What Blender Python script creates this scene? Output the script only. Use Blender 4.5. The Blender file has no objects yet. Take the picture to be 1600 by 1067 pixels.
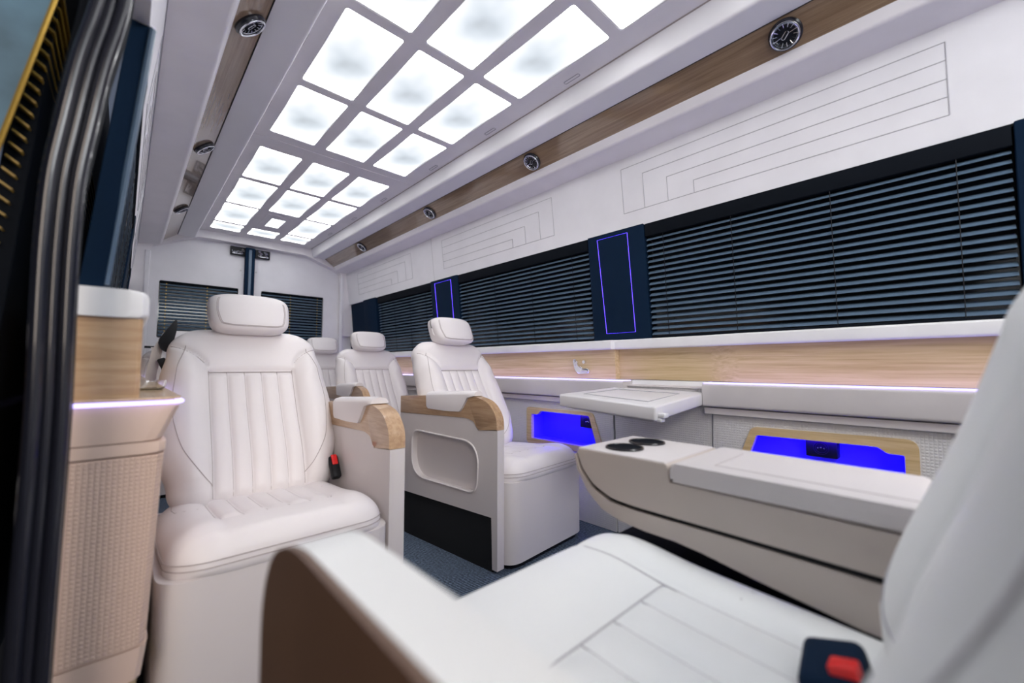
import bpy, bmesh, math, random
from mathutils import Vector, Matrix
random.seed(4)
SC = bpy.context.scene
COL = SC.collection
H0 = 0.72                        # camera height; heights below are often written relative to it

# ------------------------------------------------------------------ camera, world, exposure
cam_d = bpy.data.cameras.new('camera'); cam = bpy.data.objects.new('camera', cam_d); COL.objects.link(cam)
F_PX = 651.0
cam_d.sensor_width = 36.0; cam_d.lens = 36.0 * F_PX / 1600.0
cam_d.clip_start = 0.01
yaw, pitch = math.radians(42.991), math.radians(3.472)
Fv = Vector((math.sin(yaw)*math.cos(pitch), math.cos(yaw)*math.cos(pitch), math.sin(pitch)))
Rv = Vector((math.cos(yaw), -math.sin(yaw), 0)); Uv = Rv.cross(Fv)
cam.matrix_world = Matrix(((Rv.x, Uv.x, -Fv.x, 0), (Rv.y, Uv.y, -Fv.y, 0), (Rv.z, Uv.z, -Fv.z, H0), (0, 0, 0, 1)))
cam_d.dof.use_dof = True; cam_d.dof.focus_distance = 1.8; cam_d.dof.aperture_fstop = 1.9
SC.camera = cam
vs = SC.view_settings
vs.view_transform = 'Standard'; vs.look = 'None'; vs.gamma = 1.0; vs.use_curve_mapping = False
vs.exposure = 0.80
w = bpy.data.worlds.new('world'); SC.world = w; w.use_nodes = True
w.node_tree.nodes['Background'].inputs[0].default_value = (0.55, 0.65, 0.9, 1)
w.node_tree.nodes['Background'].inputs[1].default_value = 0.10

def area_light(name, loc, target, size, size_y, power, color):
    ld = bpy.data.lights.new(name, 'AREA'); ld.shape = 'RECTANGLE'; ld.size = size; ld.size_y = size_y
    ld.energy = power; ld.color = color
    o = bpy.data.objects.new(name, ld); COL.objects.link(o); o.location = loc
    o.rotation_euler = (Vector(target) - Vector(loc)).to_track_quat('-Z', 'Y').to_euler()
    return o
# unseen warm fill added outside for console and seals; unseen front cabin light
OUT_FILL = area_light('outside_fill', (-1.0, -1.7, 1.6), (0.0, 0.9, 0.7), 0.9, 1.6, 22, (1.0, 0.86, 0.74))
CAB = area_light('cab_light', (0.75, -1.0, 1.72), (0.4, 0.6, 0.45), 0.9, 0.4, 9, (0.95, 0.98, 1.0))

# ------------------------------------------------------------------ materials
def new_mat(name):
    m = bpy.data.materials.new(name); m.use_nodes = True
    nt = m.node_tree; b = nt.nodes['Principled BSDF']
    return m, nt, b
def L(nt, a, b): nt.links.new(a, b)
def plain(name, col, rough=0.5, metal=0.0, coat=0.0, noise=0.0, nscale=300.0, bump=0.0, spec=0.5, mottled=0.04):
    m, nt, b = new_mat(name)
    b.inputs['Roughness'].default_value = rough; b.inputs['Metallic'].default_value = metal
    b.inputs['Coat Weight'].default_value = coat; b.inputs['Coat Roughness'].default_value = 0.05
    b.inputs['Specular IOR Level'].default_value = spec
    tc = nt.nodes.new('ShaderNodeTexCoord')
    n = nt.nodes.new('ShaderNodeTexNoise'); n.inputs['Scale'].default_value = 7.0; n.inputs['Detail'].default_value = 4
    L(nt, tc.outputs['Object'], n.inputs['Vector'])
    r = nt.nodes.new('ShaderNodeValToRGB')
    r.color_ramp.elements[0].position = 0.3; r.color_ramp.elements[1].position = 0.7
    r.color_ramp.elements[0].color = tuple(c*(1-mottled) for c in col) + (1,)
    r.color_ramp.elements[1].color = tuple(min(1, c*(1+mottled)) for c in col) + (1,)
    L(nt, n.outputs['Fac'], r.inputs['Fac']); L(nt, r.outputs['Color'], b.inputs['Base Color'])
    if bump:
        n2 = nt.nodes.new('ShaderNodeTexNoise'); n2.inputs['Scale'].default_value = nscale; n2.inputs['Detail'].default_value = 3
        L(nt, tc.outputs['Object'], n2.inputs['Vector'])
        bp = nt.nodes.new('ShaderNodeBump'); bp.inputs['Strength'].default_value = bump; bp.inputs['Distance'].default_value = 0.002
        L(nt, n2.outputs['Fac'], bp.inputs['Height']); L(nt, bp.outputs['Normal'], b.inputs['Normal'])
    return m
def emis(name, col, s):
    m, nt, b = new_mat(name)
    b.inputs['Base Color'].default_value = (0.02, 0.02, 0.02, 1)
    b.inputs['Emission Color'].default_value = col + (1,); b.inputs['Emission Strength'].default_value = s
    return m
def wood(name, c1, c2, c3, rough=0.3, coat=0.6, stretch=(60, 2.0, 60)):
    m, nt, b = new_mat(name)
    b.inputs['Roughness'].default_value = rough; b.inputs['Coat Weight'].default_value = coat; b.inputs['Coat Roughness'].default_value = 0.04
    tc = nt.nodes.new('ShaderNodeTexCoord'); mp = nt.nodes.new('ShaderNodeMapping')
    mp.inputs['Scale'].default_value = stretch
    L(nt, tc.outputs['Object'], mp.inputs['Vector'])
    n = nt.nodes.new('ShaderNodeTexNoise'); n.inputs['Scale'].default_value = 1.6; n.inputs['Detail'].default_value = 7; n.inputs['Roughness'].default_value = 0.65; n.inputs['Distortion'].default_value = 0.6
    L(nt, mp.outputs['Vector'], n.inputs['Vector'])
    r = nt.nodes.new('ShaderNodeValToRGB'); e = r.color_ramp.elements
    e[0].position = 0.28; e[0].color = c1 + (1,); e[1].position = 0.72; e[1].color = c3 + (1,)
    k = e.new(0.5); k.color = c2 + (1,)
    L(nt, n.outputs['Fac'], r.inputs['Fac']); L(nt, r.outputs['Color'], b.inputs['Base Color'])
    return m
M = {}
M['leather'] = plain('cream_leather', (0.82, 0.785, 0.795), 0.42, bump=0.12, nscale=700, mottled=0.015)
M['leather_white'] = plain('white_leather', (0.90, 0.92, 0.92), 0.45, bump=0.12, nscale=700, mottled=0.01)
M['thread'] = plain('taupe_thread', (0.42, 0.37, 0.37), 0.8)
M['thread_pale'] = plain('pale_groove', (0.50, 0.49, 0.52), 0.8)
M['shell'] = plain('cream_painted_shell', (0.72, 0.68, 0.68), 0.38, mottled=0.01)
M['tan_shell'] = plain('tan_leather_shell', (0.60, 0.53, 0.48), 0.4, bump=0.05, mottled=0.01)
M['cove'] = plain('white_cove_leather', (0.88, 0.87, 0.90), 0.5, bump=0.05, mottled=0.01)
M['suede'] = plain('pale_suede', (0.87, 0.845, 0.865), 0.85, bump=0.1, nscale=900, mottled=0.03)
M['suede_wall'] = plain('white_wall_cloth', (0.82, 0.81, 0.845), 0.8, bump=0.15, nscale=900, mottled=0.03)
M['console'] = plain('grey_leather_pad', (0.60, 0.57, 0.575), 0.45, bump=0.05)
M['oak'] = wood('pale_oak_veneer', (0.46, 0.315, 0.15), (0.61, 0.45, 0.25), (0.71, 0.55, 0.34))
M['oak_end'] = wood('pale_oak_end', (0.40, 0.24, 0.13), (0.54, 0.35, 0.20), (0.64, 0.45, 0.28), stretch=(5, 5, 60))
M['oak_x'] = wood('pale_oak_armrest', (0.38, 0.23, 0.125), (0.52, 0.34, 0.20), (0.62, 0.44, 0.28), stretch=(60, 5, 60))
M['walnut'] = wood('brown_gloss_veneer', (0.21, 0.135, 0.08), (0.29, 0.195, 0.12), (0.37, 0.26, 0.165), rough=0.15, coat=1.0)
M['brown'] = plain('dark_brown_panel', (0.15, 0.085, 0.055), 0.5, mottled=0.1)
M['black'] = plain('black_plastic', (0.008, 0.009, 0.012), 0.45, spec=0.25)
M['kick'] = plain('black_carpet_kick', (0.006, 0.008, 0.011), 0.9, bump=0.3, nscale=500)
M['gloss_black'] = plain('gloss_black_rubber', (0.010, 0.011, 0.018), 0.22, coat=0.35)
M['navy'] = plain('dark_navy_cloth', (0.002, 0.014, 0.038), 0.8, bump=0.1, spec=0.15)
M['slat'] = plain('slate_blue_slat', (0.10, 0.155, 0.225), 0.3, mottled=0.02)
M['darkslat'] = plain('headrail_black', (0.004, 0.006, 0.010), 0.8, spec=0.1)
M['glass_black'] = plain('tinted_glass', (0.003, 0.004, 0.006), 0.1)
M['chrome'] = plain('chrome', (0.85, 0.87, 0.93), 0.2, metal=1.0)
M['red'] = plain('red_plastic', (0.75, 0.01, 0.01), 0.35)
M['belt'] = plain('cream_webbing', (0.62, 0.56, 0.52), 0.8)
M['white'] = plain('white_plastic', (0.85, 0.85, 0.86), 0.4)
M['tray'] = plain('white_table_leather', (0.80, 0.785, 0.80), 0.4, mottled=0.01)
M['gold'] = plain('gold_trim', (0.75, 0.48, 0.10), 0.3, metal=0.7)
M['goldlit_slat'] = plain('gold_lit_slat', (0.55, 0.36, 0.06), 0.4)  # gold light on the door blind, put into the slat colour
M['blueglass'] = plain('blue_grey_panel', (0.10, 0.20, 0.28), 0.6, mottled=0.5)
M['niche'] = plain('niche_lining', (0.09, 0.05, 0.85), 0.5)
M['matte_black'] = plain('matte_black', (0.004, 0.006, 0.010), 0.75, spec=0.1)
M['led_blue'] = emis('blue_led', (0.08, 0.04, 1.0), 4.0)
M['led_violet'] = emis('violet_led', (0.50, 0.42, 1.0), 1.5)
M['led_amber'] = emis('amber_lamp', (1.0, 0.55, 0.1), 6.0)
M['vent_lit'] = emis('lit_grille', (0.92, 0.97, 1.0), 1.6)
M['garage'] = plain('garage_wall', (0.05, 0.055, 0.06), 0.9)
M['asphalt'] = plain('garage_floor', (0.03, 0.03, 0.03), 0.8)

# carpet
m, nt, b = new_mat('blue_grey_carpet'); M['carpet'] = m
b.inputs['Roughness'].default_value = 0.95
tc = nt.nodes.new('ShaderNodeTexCoord'); mp = nt.nodes.new('ShaderNodeMapping'); mp.inputs['Rotation'].default_value = (0, 0, 0.15)
L(nt, tc.outputs['Object'], mp.inputs['Vector'])
wv = nt.nodes.new('ShaderNodeTexWave'); wv.inputs['Scale'].default_value = 34; wv.bands_direction = 'Y'; wv.inputs['Distortion'].default_value = 3; wv.inputs['Detail'].default_value = 3; wv.inputs['Detail Scale'].default_value = 20
L(nt, mp.outputs['Vector'], wv.inputs['Vector'])
n = nt.nodes.new('ShaderNodeTexNoise'); n.inputs['Scale'].default_value = 130; n.inputs['Detail'].default_value = 3
L(nt, tc.outputs['Object'], n.inputs['Vector'])
mx = nt.nodes.new('ShaderNodeMath'); mx.operation = 'MULTIPLY'; L(nt, wv.outputs['Fac'], mx.inputs[0]); L(nt, n.outputs['Fac'], mx.inputs[1])
r = nt.nodes.new('ShaderNodeValToRGB'); r.color_ramp.elements[0].position = 0.14; r.color_ramp.elements[1].position = 0.6
r.color_ramp.elements[0].color = (0.010, 0.018, 0.035, 1); r.color_ramp.elements[1].color = (0.22, 0.30, 0.42, 1)
L(nt, mx.outputs[0], r.inputs['Fac']); L(nt, r.outputs['Color'], b.inputs['Base Color'])
bp = nt.nodes.new('ShaderNodeBump'); bp.inputs['Strength'].default_value = 0.6; bp.inputs['Distance'].default_value = 0.003
L(nt, mx.outputs[0], bp.inputs['Height']); L(nt, bp.outputs['Normal'], b.inputs['Normal'])

# panel cloth embossed with small squares
def grid_cloth(name, col, pitch):
    m, nt, b = new_mat(name); b.inputs['Roughness'].default_value = 0.6
    b.inputs['Base Color'].default_value = col + (1,)
    tc = nt.nodes.new('ShaderNodeTexCoord'); sp = nt.nodes.new('ShaderNodeSeparateXYZ'); L(nt, tc.outputs['Object'], sp.inputs[0])
    outs = []
    xy = nt.nodes.new('ShaderNodeMath'); xy.operation = 'ADD'; L(nt, sp.outputs[0], xy.inputs[0]); L(nt, sp.outputs[1], xy.inputs[1])
    for ax in (xy.outputs[0], sp.outputs[2]):
        a = nt.nodes.new('ShaderNodeMath'); a.operation = 'MULTIPLY'; a.inputs[1].default_value = math.pi/pitch; L(nt, ax, a.inputs[0])
        s = nt.nodes.new('ShaderNodeMath'); s.operation = 'SINE'; L(nt, a.outputs[0], s.inputs[0])
        q = nt.nodes.new('ShaderNodeMath'); q.operation = 'ABSOLUTE'; L(nt, s.outputs[0], q.inputs[0])
        outs.append(q)
    mn = nt.nodes.new('ShaderNodeMath'); mn.operation = 'MINIMUM'
    L(nt, outs[0].outputs[0], mn.inputs[0]); L(nt, outs[1].outputs[0], mn.inputs[1])
    pw = nt.nodes.new('ShaderNodeMath'); pw.operation = 'POWER'; pw.inputs[1].default_value = 0.5; pw.use_clamp = True
    L(nt, mn.outputs[0], pw.inputs[0])
    bp = nt.nodes.new('ShaderNodeBump'); bp.inputs['Strength'].default_value = 0.7; bp.inputs['Distance'].default_value = 0.002
    L(nt, pw.outputs[0], bp.inputs['Height']); L(nt, bp.outputs['Normal'], b.inputs['Normal'])
    return m
M['gridcloth'] = grid_cloth('embossed_square_cloth', (0.66, 0.65, 0.655), 0.0085)
M['gridcloth_warm_lit'] = grid_cloth('embossed_warm_lit_cloth', (0.70, 0.515, 0.42), 0.0070)  # square cloth of the left console, warm light put into its colour
M['warm_lit'] = plain('warm_lit_trim', (0.71, 0.54, 0.45), 0.4, mottled=0.01)  # left console trim, warm outside light painted into the shell colour

# ceiling light diffuser: brighter towards the edges, where its LEDs sit
m, nt, b = new_mat('edge_lit_diffuser'); M['diffuser'] = m
b.inputs['Base Color'].default_value = (0.2, 0.2, 0.2, 1); b.inputs['Roughness'].default_value = 0.4
tc = nt.nodes.new('ShaderNodeTexCoord'); mp = nt.nodes.new('ShaderNodeMapping')
mp.inputs['Location'].default_value = (-0.5, -0.5, 0); 
L(nt, tc.outputs['Generated'], mp.inputs['Vector'])
sp = nt.nodes.new('ShaderNodeSeparateXYZ'); L(nt, mp.outputs[0], sp.inputs[0])
def mth(op, a=None, b_=None, va=None, vb=None, clamp=False):
    x = nt.nodes.new('ShaderNodeMath'); x.operation = op; x.use_clamp = clamp
    if a is not None: L(nt, a, x.inputs[0])
    if b_ is not None: L(nt, b_, x.inputs[1])
    if va is not None: x.inputs[0].default_value = va
    if vb is not None: x.inputs[1].default_value = vb
    return x.outputs[0]
xx = mth('POWER', mth('ABSOLUTE', mth('MULTIPLY', sp.outputs[0], vb=1.3)), vb=2.0)
yy = mth('POWER', mth('ABSOLUTE', mth('MULTIPLY', sp.outputs[1], vb=2.0)), vb=2.0)
nz = nt.nodes.new('ShaderNodeTexNoise'); nz.inputs['Scale'].default_value = 6.0; L(nt, tc.outputs['Object'], nz.inputs['Vector'])
dd = mth('ADD', mth('ADD', xx, yy), mth('MULTIPLY', mth('SUBTRACT', nz.outputs['Fac'], vb=0.5), vb=0.9))
r = nt.nodes.new('ShaderNodeValToRGB'); r.color_ramp.interpolation = 'EASE'
r.color_ramp.elements[0].position = 0.0; r.color_ramp.elements[0].color = (0.84, 0.93, 1.0, 1)
r.color_ramp.elements[1].position = 0.6; r.color_ramp.elements[1].color = (1.0, 1.0, 1.0, 1)
L(nt, dd, r.inputs['Fac']); L(nt, r.outputs['Color'], b.inputs['Emission Color'])
ex = mth('MAXIMUM', mth('SUBTRACT', dd, vb=0.38), vb=0.0)
ga = mth('EXPONENT', mth('MULTIPLY', dd, vb=-3.2))
st = mth('ADD', mth('SUBTRACT', None, mth('MULTIPLY', ga, vb=0.23), va=0.64), mth('MULTIPLY', mth('MULTIPLY', ex, ex), vb=13.0))
L(nt, st, b.inputs['Emission Strength'])

# ------------------------------------------------------------------ mesh helpers
def link(name, bm, mat, parent=None, smooth=30, loc=None):
    me = bpy.data.meshes.new(name)
    bmesh.ops.remove_doubles(bm, verts=bm.verts, dist=1e-6)
    bmesh.ops.recalc_face_normals(bm, faces=bm.faces)
    if loc is not None:
        bmesh.ops.translate(bm, verts=bm.verts, vec=-Vector(loc))
    bm.to_mesh(me); bm.free()
    mats = mat if isinstance(mat, (list, tuple)) else [mat]
    for q in mats: me.materials.append(q)
    if smooth:
        for p in me.polygons: p.use_smooth = True
        me.set_sharp_from_angle(angle=math.radians(smooth))
    o = bpy.data.objects.new(name, me); COL.objects.link(o)
    if loc is not None: o.location = loc
    if parent is not None: o.parent = parent
    return o
def thing(name, label, cat, loc=(0, 0, 0), rz=0, group=None):
    o = bpy.data.objects.new(name, None); COL.objects.link(o); o.location = loc; o.rotation_euler = (0, 0, rz)
    o.empty_display_size = 0.05
    return tag(o, label, cat, group)
def tag(o, label, cat, group=None):
    o['label'] = label; o['category'] = cat
    if group: o['group'] = group
    return o
def struct(o): o['kind'] = 'structure'; return o
def add_box(bm, c, s, bev=0.0, seg=2, rot=None):
    r = bmesh.ops.create_cube(bm, size=1.0)
    vsx = r['verts']
    bmesh.ops.scale(bm, vec=s, verts=vsx)
    if bev:
        es = {e for v in vsx for e in v.link_edges}
        rr = bmesh.ops.bevel(bm, geom=list(es), offset=bev, segments=seg, profile=0.5, affect='EDGES')
        vsx = list({v for f in rr['faces'] for v in f.verts} | {v for v in vsx if v.is_valid})
    if rot is not None: bmesh.ops.rotate(bm, cent=(0, 0, 0), matrix=rot, verts=vsx)
    bmesh.ops.translate(bm, vec=c, verts=vsx)
    return vsx
def box(name, x0, x1, y0, y1, z0, z1, mat, parent=None, bev=0.004, seg=2):
    bm = bmesh.new(); add_box(bm, ((x0+x1)/2, (y0+y1)/2, (z0+z1)/2), (abs(x1-x0), abs(y1-y0), abs(z1-z0)), bev, seg)
    return link(name, bm, mat, parent)
def add_tube(bm, pts, rad, n=8, closed=False, flat=1.0):
    pts = [Vector(p) for p in pts]; N = len(pts); rings = []
    prev = None
    for i, p in enumerate(pts):
        if closed: t = pts[(i+1) % N] - pts[i-1]
        else: t = pts[min(i+1, N-1)] - pts[max(i-1, 0)]
        if t.length < 1e-9: t = Vector((0, 0, 1))
        t.normalize()
        if prev is None:
            a = Vector((0, 0, 1)) if abs(t.z) < 0.9 else Vector((1, 0, 0)); u = t.cross(a).normalized()
        else:
            u = prev - t*prev.dot(t)
            if u.length < 1e-6: u = t.cross(Vector((0, 0, 1)))
            u.normalize()
        prev = u; v = t.cross(u)
        rr = rad[i] if isinstance(rad, (list, tuple)) else rad
        rings.append([bm.verts.new(p + rr*(math.cos(2*math.pi*k/n)*u + flat*math.sin(2*math.pi*k/n)*v)) for k in range(n)])
    for i in range(N if closed else N-1):
        a, b2 = rings[i], rings[(i+1) % N]
        for k in range(n): bm.faces.new((a[k], a[(k+1) % n], b2[(k+1) % n], b2[k]))
    if not closed: bm.faces.new(rings[0]); bm.faces.new(list(reversed(rings[-1])))
def prism(bm, poly, axis, a0, a1, bev=0.0, seg=2):
    """extrude a closed polygon along axis; poly holds the two other coordinates in xyz order"""
    def mk(p, a):
        if axis == 'x': return (a, p[0], p[1])
        if axis == 'y': return (p[0], a, p[1])
        return (p[0], p[1], a)
    va = [bm.verts.new(mk(p, a0)) for p in poly]; vb = [bm.verts.new(mk(p, a1)) for p in poly]
    fa = bm.faces.new(va); fb = bm.faces.new(list(reversed(vb)))
    n = len(poly)
    for i in range(n): bm.faces.new((va[i], va[(i+1) % n], vb[(i+1) % n], vb[i]))
    if bev:
        es = [e for f in (fa, fb) for e in f.edges]
        bmesh.ops.bevel(bm, geom=list(set(es)), offset=bev, segments=seg, profile=0.5, affect='EDGES')
def strip(poly, th):
    """thick open polyline -> closed polygon (offset to the left of travel)"""
    out = []
    n = len(poly)
    for i in range(n):
        ns = []
        for j in (i-1, i):
            if 0 <= j < n-1:
                dx, dy = poly[j+1][0]-poly[j][0], poly[j+1][1]-poly[j][1]; l = math.hypot(dx, dy); ns.append((-dy/l, dx/l))
        nx = sum(a[0] for a in ns)/len(ns); ny = sum(a[1] for a in ns)/len(ns); l2 = nx*nx+ny*ny
        out.append((poly[i][0]+nx*th/l2, poly[i][1]+ny*th/l2))
    return list(poly) + out[::-1]
def rrect(x0, x1, y0, y1, r, n=5):
    p = []
    for cx, cy, a0 in ((x1-r, y1-r, 0), (x0+r, y1-r, 90), (x0+r, y0+r, 180), (x1-r, y0+r, 270)):
        for k in range(n+1):
            a = math.radians(a0+90*k/n); p.append((cx+r*math.cos(a), cy+r*math.sin(a)))
    return p
def round_poly(poly, rads, n=5):
    """round corners of a polygon"""
    out = []; N = len(poly)
    for i in range(N):
        p = Vector(poly[i]); a = Vector(poly[i-1]); c = Vector(poly[(i+1) % N])
        r = rads[i] if isinstance(rads, (list, tuple)) else rads
        if r <= 0: out.append(tuple(p)); continue
        d1 = (a-p); d2 = (c-p); l1, l2 = d1.length, d2.length; t = min(r, l1*0.49, l2*0.49)
        s = p + d1.normalized()*t; e = p + d2.normalized()*t
        for k in range(n+1):
            u = k/n; q = (1-u)**2*s + 2*u*(1-u)*p + u*u*e; out.append(tuple(q))
    return out
def plate_holes(bm, outer, holes, axis, a0, a1):
    """flat plate at a0 with holes, thickness to a1 (hole walls included)"""
    def mk(p, a):
        if axis == 'x': return (a, p[0], p[1])
        if axis == 'y': return (p[0], a, p[1])
        return (p[0], p[1], a)
    for a in (a0, a1):
        es = []
        for loop in [outer]+holes:
            v = [bm.verts.new(mk(p, a)) for p in loop]
            for i in range(len(v)): es.append(bm.edges.new((v[i], v[(i+1) % len(v)])))
        bmesh.ops.triangle_fill(bm, use_beauty=True, use_dissolve=False, edges=es)
    for loop in [outer]+holes:
        v0 = [bm.verts.new(mk(p, a0)) for p in loop]; v1 = [bm.verts.new(mk(p, a1)) for p in loop]
        for i in range(len(loop)):
            j = (i+1) % len(loop); bm.faces.new((v0[i], v0[j], v1[j], v1[i]))
    bmesh.ops.remove_doubles(bm, verts=bm.verts, dist=1e-5)
def copy_tree(o, parent=None):
    c = o.copy(); COL.objects.link(c); c.parent = parent
    for ch in list(o.children): copy_tree(ch, c)
    return c
H = H0
def zz(poly): return [(a, b_+H) for a, b_ in poly]

Y0, Y1 = -1.30, 4.20            # front bulkhead, rear doors
# ------------------------------------------------------------------ floor and ceiling
bm = bmesh.new(); add_box(bm, (0.82, 1.45, -0.02), (1.78, 5.6, 0.04)); struct(link('floor', bm, M['carpet']))
ROWS_F = [(-1.16, -0.73), (-0.69, -0.25), (-0.205, 0.235), (0.275, 0.715), (0.753, 1.200), (1.238, 1.683), (1.722, 2.163)]
ROWS_R = [(2.345, 2.792), (2.832, 3.305), (3.330, 3.780), (3.812, 4.008)]
COLS = [(0.456, 0.660), (0.709, 0.914), (0.960, 1.160)]
ZC = H + 1.107
lights_xy = []
def cells(rows):
    out = []
    for r_, (ya, yb) in enumerate(rows):
        for c_, (xa, xb) in enumerate(COLS):
            out.append((r_, c_, xa, xb, ya, yb))
    return out
vent_cell = (0.715, 0.910, 3.345, 3.750)
fr = cells(ROWS_F); rr_ = [c for c in cells(ROWS_R) if not (c[0] == 2 and c[1] == 1)]
ceil_parts = []
bm = bmesh.new()
plate_holes(bm, [(0.372, Y0), (1.258, Y0), (1.258, 2.228), (0.372, 2.228)], [rrect(c[2], c[3], c[4], c[5], 0.012) for c in fr], 'z', ZC, ZC+0.014)
plate_holes(bm, [(0.372, 2.233), (1.258, 2.233), (1.258, 4.14), (0.372, 4.14)], [rrect(c[2], c[3], c[4], c[5], 0.012) for c in rr_], 'z', ZC, ZC+0.014)
ceiling = struct(link('ceiling', bm, M['suede'], smooth=0))
bm = bmesh.new(); add_box(bm, (0.82, 1.42, ZC+0.10), (1.0, 5.6, 0.02)); link('roof_backing', bm, M['suede'], ceiling)
# little outlined clip covers along both edges of the ceiling
for x_, ys_ in ((0.400, (1.46, 1.935, 2.555, 3.04, 3.537, 0.93)), (1.220, (0.97, 1.46, 1.95, 2.555, 3.04, 3.537))):
    for y_ in ys_:
        bm = bmesh.new(); p = rrect(x_-0.007, x_+0.007, y_-0.036, y_+0.036, 0.006, 4)
        add_tube(bm, [(a, b_, ZC-0.0005) for a, b_ in p], 0.0018, 5, closed=True)
        link('clip_cover', bm, M['thread_pale'], ceiling)
cn = ['left', 'middle', 'right']
rown_f = {6: 'just in front of the ceiling seam', 5: 'second row in front of the ceiling seam', 4: 'third row in front of the ceiling seam',
          3: 'fourth row in front of the ceiling seam', 2: 'fifth row in front of the ceiling seam', 1: 'sixth row in front of the ceiling seam', 0: 'frontmost row over the cab'}
rown_r = {0: 'first row behind the ceiling seam', 1: 'second row behind the ceiling seam', 2: 'third row behind the seam beside the roof grille', 3: 'short rearmost row'}
def ceiling_light(xa, xb, ya, yb, label):
    t = thing('ceiling_light', label, 'ceiling light', ((xa+xb)/2, (ya+yb)/2, ZC+0.012), 0, 'lit ceiling panels')
    hx, hy = (xb-xa)/2, (yb-ya)/2
    bm = bmesh.new(); plate_holes(bm, rrect(-hx+.0005, hx-.0005, -hy+.0005, hy-.0005, 0.0115), [rrect(-hx+.004, hx-.004, -hy+.004, hy-.004, 0.009)], 'z', -0.011, 0.0)
    link('bezel', bm, M['white'], t, smooth=0)
    bm = bmesh.new(); p = rrect(-hx+.0045, hx-.0045, -hy+.0045, hy-.0045, 0.009)
    prism(bm, p, 'z', -0.006, 0.0); link('diffuser', bm, M['diffuser'], t, smooth=0)
for (r_, c_, xa, xb, ya, yb) in fr:
    ceiling_light(xa, xb, ya, yb, 'glowing white ceiling panel, %s column, %s' % (cn[c_], rown_f[r_]))
for (r_, c_, xa, xb, ya, yb) in rr_:
    ceiling_light(xa, xb, ya, yb, 'glowing white ceiling panel, %s column, %s' % (cn[c_], rown_r[r_]))
# roof grille
t = thing('ceiling_vent', 'square slatted ceiling grille glowing white between the rear light panels', 'air vent', (0.8125, 3.55, ZC))
bm = bmesh.new(); plate_holes(bm, rrect(-.09, .09, -.185, .185, .008), [rrect(-.048, .048, -.115, .115, .004)], 'z', -0.004, 0.0); link('frame', bm, M['suede'], t, smooth=0)
bm = bmesh.new(); add_box(bm, (0, 0, -0.0025), (.094, .228, .002)); link('lit_panel', bm, M['vent_lit'], t)
bm = bmesh.new()
for k in range(5): add_box(bm, (-.048+.096*k/4, 0, -0.005), (.003, .23, .003))
for k in range(4): add_box(bm, (0, -.115+.23*k/3, -0.005), (.096, .003, .003))
link('grille', bm, M['console'], t)

# ------------------------------------------------------------------ side coves and walls (right side coordinates; the left is their mirror)
def mir(poly, s): return [(s-a, b_) for a, b_ in poly][::-1]
SU, SL, SW = 1.650, 1.635, 1.632            # mirror sums for the upper and the lower part
cove_a = round_poly([(1.250, 1.112), (1.256, 1.092), (1.270, 1.030), (1.380, 1.032)], [0, 0, 0.012, 0])
cove_b = round_poly([(1.462, 0.972), (1.477, 0.936), (1.604, 0.920)], [0, 0.010, 0])
wall_u = [(1.588, 0.924), (1.592, 0.88), (1.622, 0.615)]
WOODA, WOODB = (1.376, 1.036), (1.466, 0.968)
def side(poly, y0, y1, name, mat, th, left=False, s=SU, parent=None, smooth=30):
    bm = bmesh.new(); P_ = strip(zz(poly), th)
    if left: P_ = [(s-a, b_) for a, b_ in P_]
    prism(bm, P_, 'y', y0, y1)
    return link(name, bm, mat, parent, smooth=smooth)
walls = {}
for left in (False, True):
    sd = 'left' if left else 'right'
    o = side(wall_u, 0.90 if left else Y0, Y1, 'wall_'+sd, M['suede_wall'], 0.03, left, s=SW if left else SU); struct(o); walls[sd] = o
    yend = 4.12
    t1 = struct(side(cove_a, Y0, yend, 'trim_%d' % (2 if left else 1), M['cove'], 0.02, left))
    t2 = struct(side(cove_b, Y0, yend, 'trim_%d' % (4 if left else 3), M['suede'], 0.02, left))
    wd = side([WOODA, WOODB], Y0, yend, 'trim_%d' % (6 if left else 5), M['walnut'], 0.012, left, smooth=0); struct(wd)
    for (x_, z_, r_, par) in ((1.3795, 1.0325, 0.0022, wd), (1.2515, 1.1060, 0.0025, t1)):
        bm = bmesh.new(); xx0 = SU-x_ if left else x_
        add_tube(bm, [(xx0, Y0+0.01, z_+H), (xx0, yend-0.01, z_+H)], r_, 6); link('shadow_gap', bm, M['black'] if par is wd else M['thread'], par)
# stitched line pattern on the right wall: nested rectangles
def wall_x(zr):
    return 1.592 + (0.88-zr)/(0.88-0.615)*0.030
def wline(y0, z0, y1, z1, parent, left=False):
    bm = bmesh.new(); n_ = 2
    pts = []
    for k in range(n_+1):
        u = k/n_; z_ = z0+(z1-z0)*u; x_ = wall_x(z_)-0.0004
        if left: x_ = SW-x_
        pts.append((x_, y0+(y1-y0)*u, z_+H))
    add_tube(bm, pts, 0.0014, 6); return link('stitch_line', bm, M['thread_pale'], parent)
ZL = [0.878, 0.830, 0.780, 0.732, 0.683]
def nested(ya, yb, inner, flip):
    # ya = end where all lines meet, yb.. = nested ends
    for side_, lf in (('right', False), ('left', True)):
        W = walls[side_]
        if lf and ya < 0.9: continue
        for k in range(4):
            wline(ya, ZL[k], inner[k], ZL[k], W, lf); wline(inner[k], ZL[k], inner[k], ZL[4], W, lf)
        wline(ya, ZL[4], inner[0], ZL[4], W, lf); wline(ya, ZL[0], ya, ZL[4], W, lf)
nested(-0.012, 1.0, [0.995, 0.893, 0.788, 0.681], 0)
nested(2.43, 1.4, [1.408, 1.505, 1.617, 1.722], 0)
nested(3.86, 2.86, [2.858, 2.957, 3.092, 3.201], 0)
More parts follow.
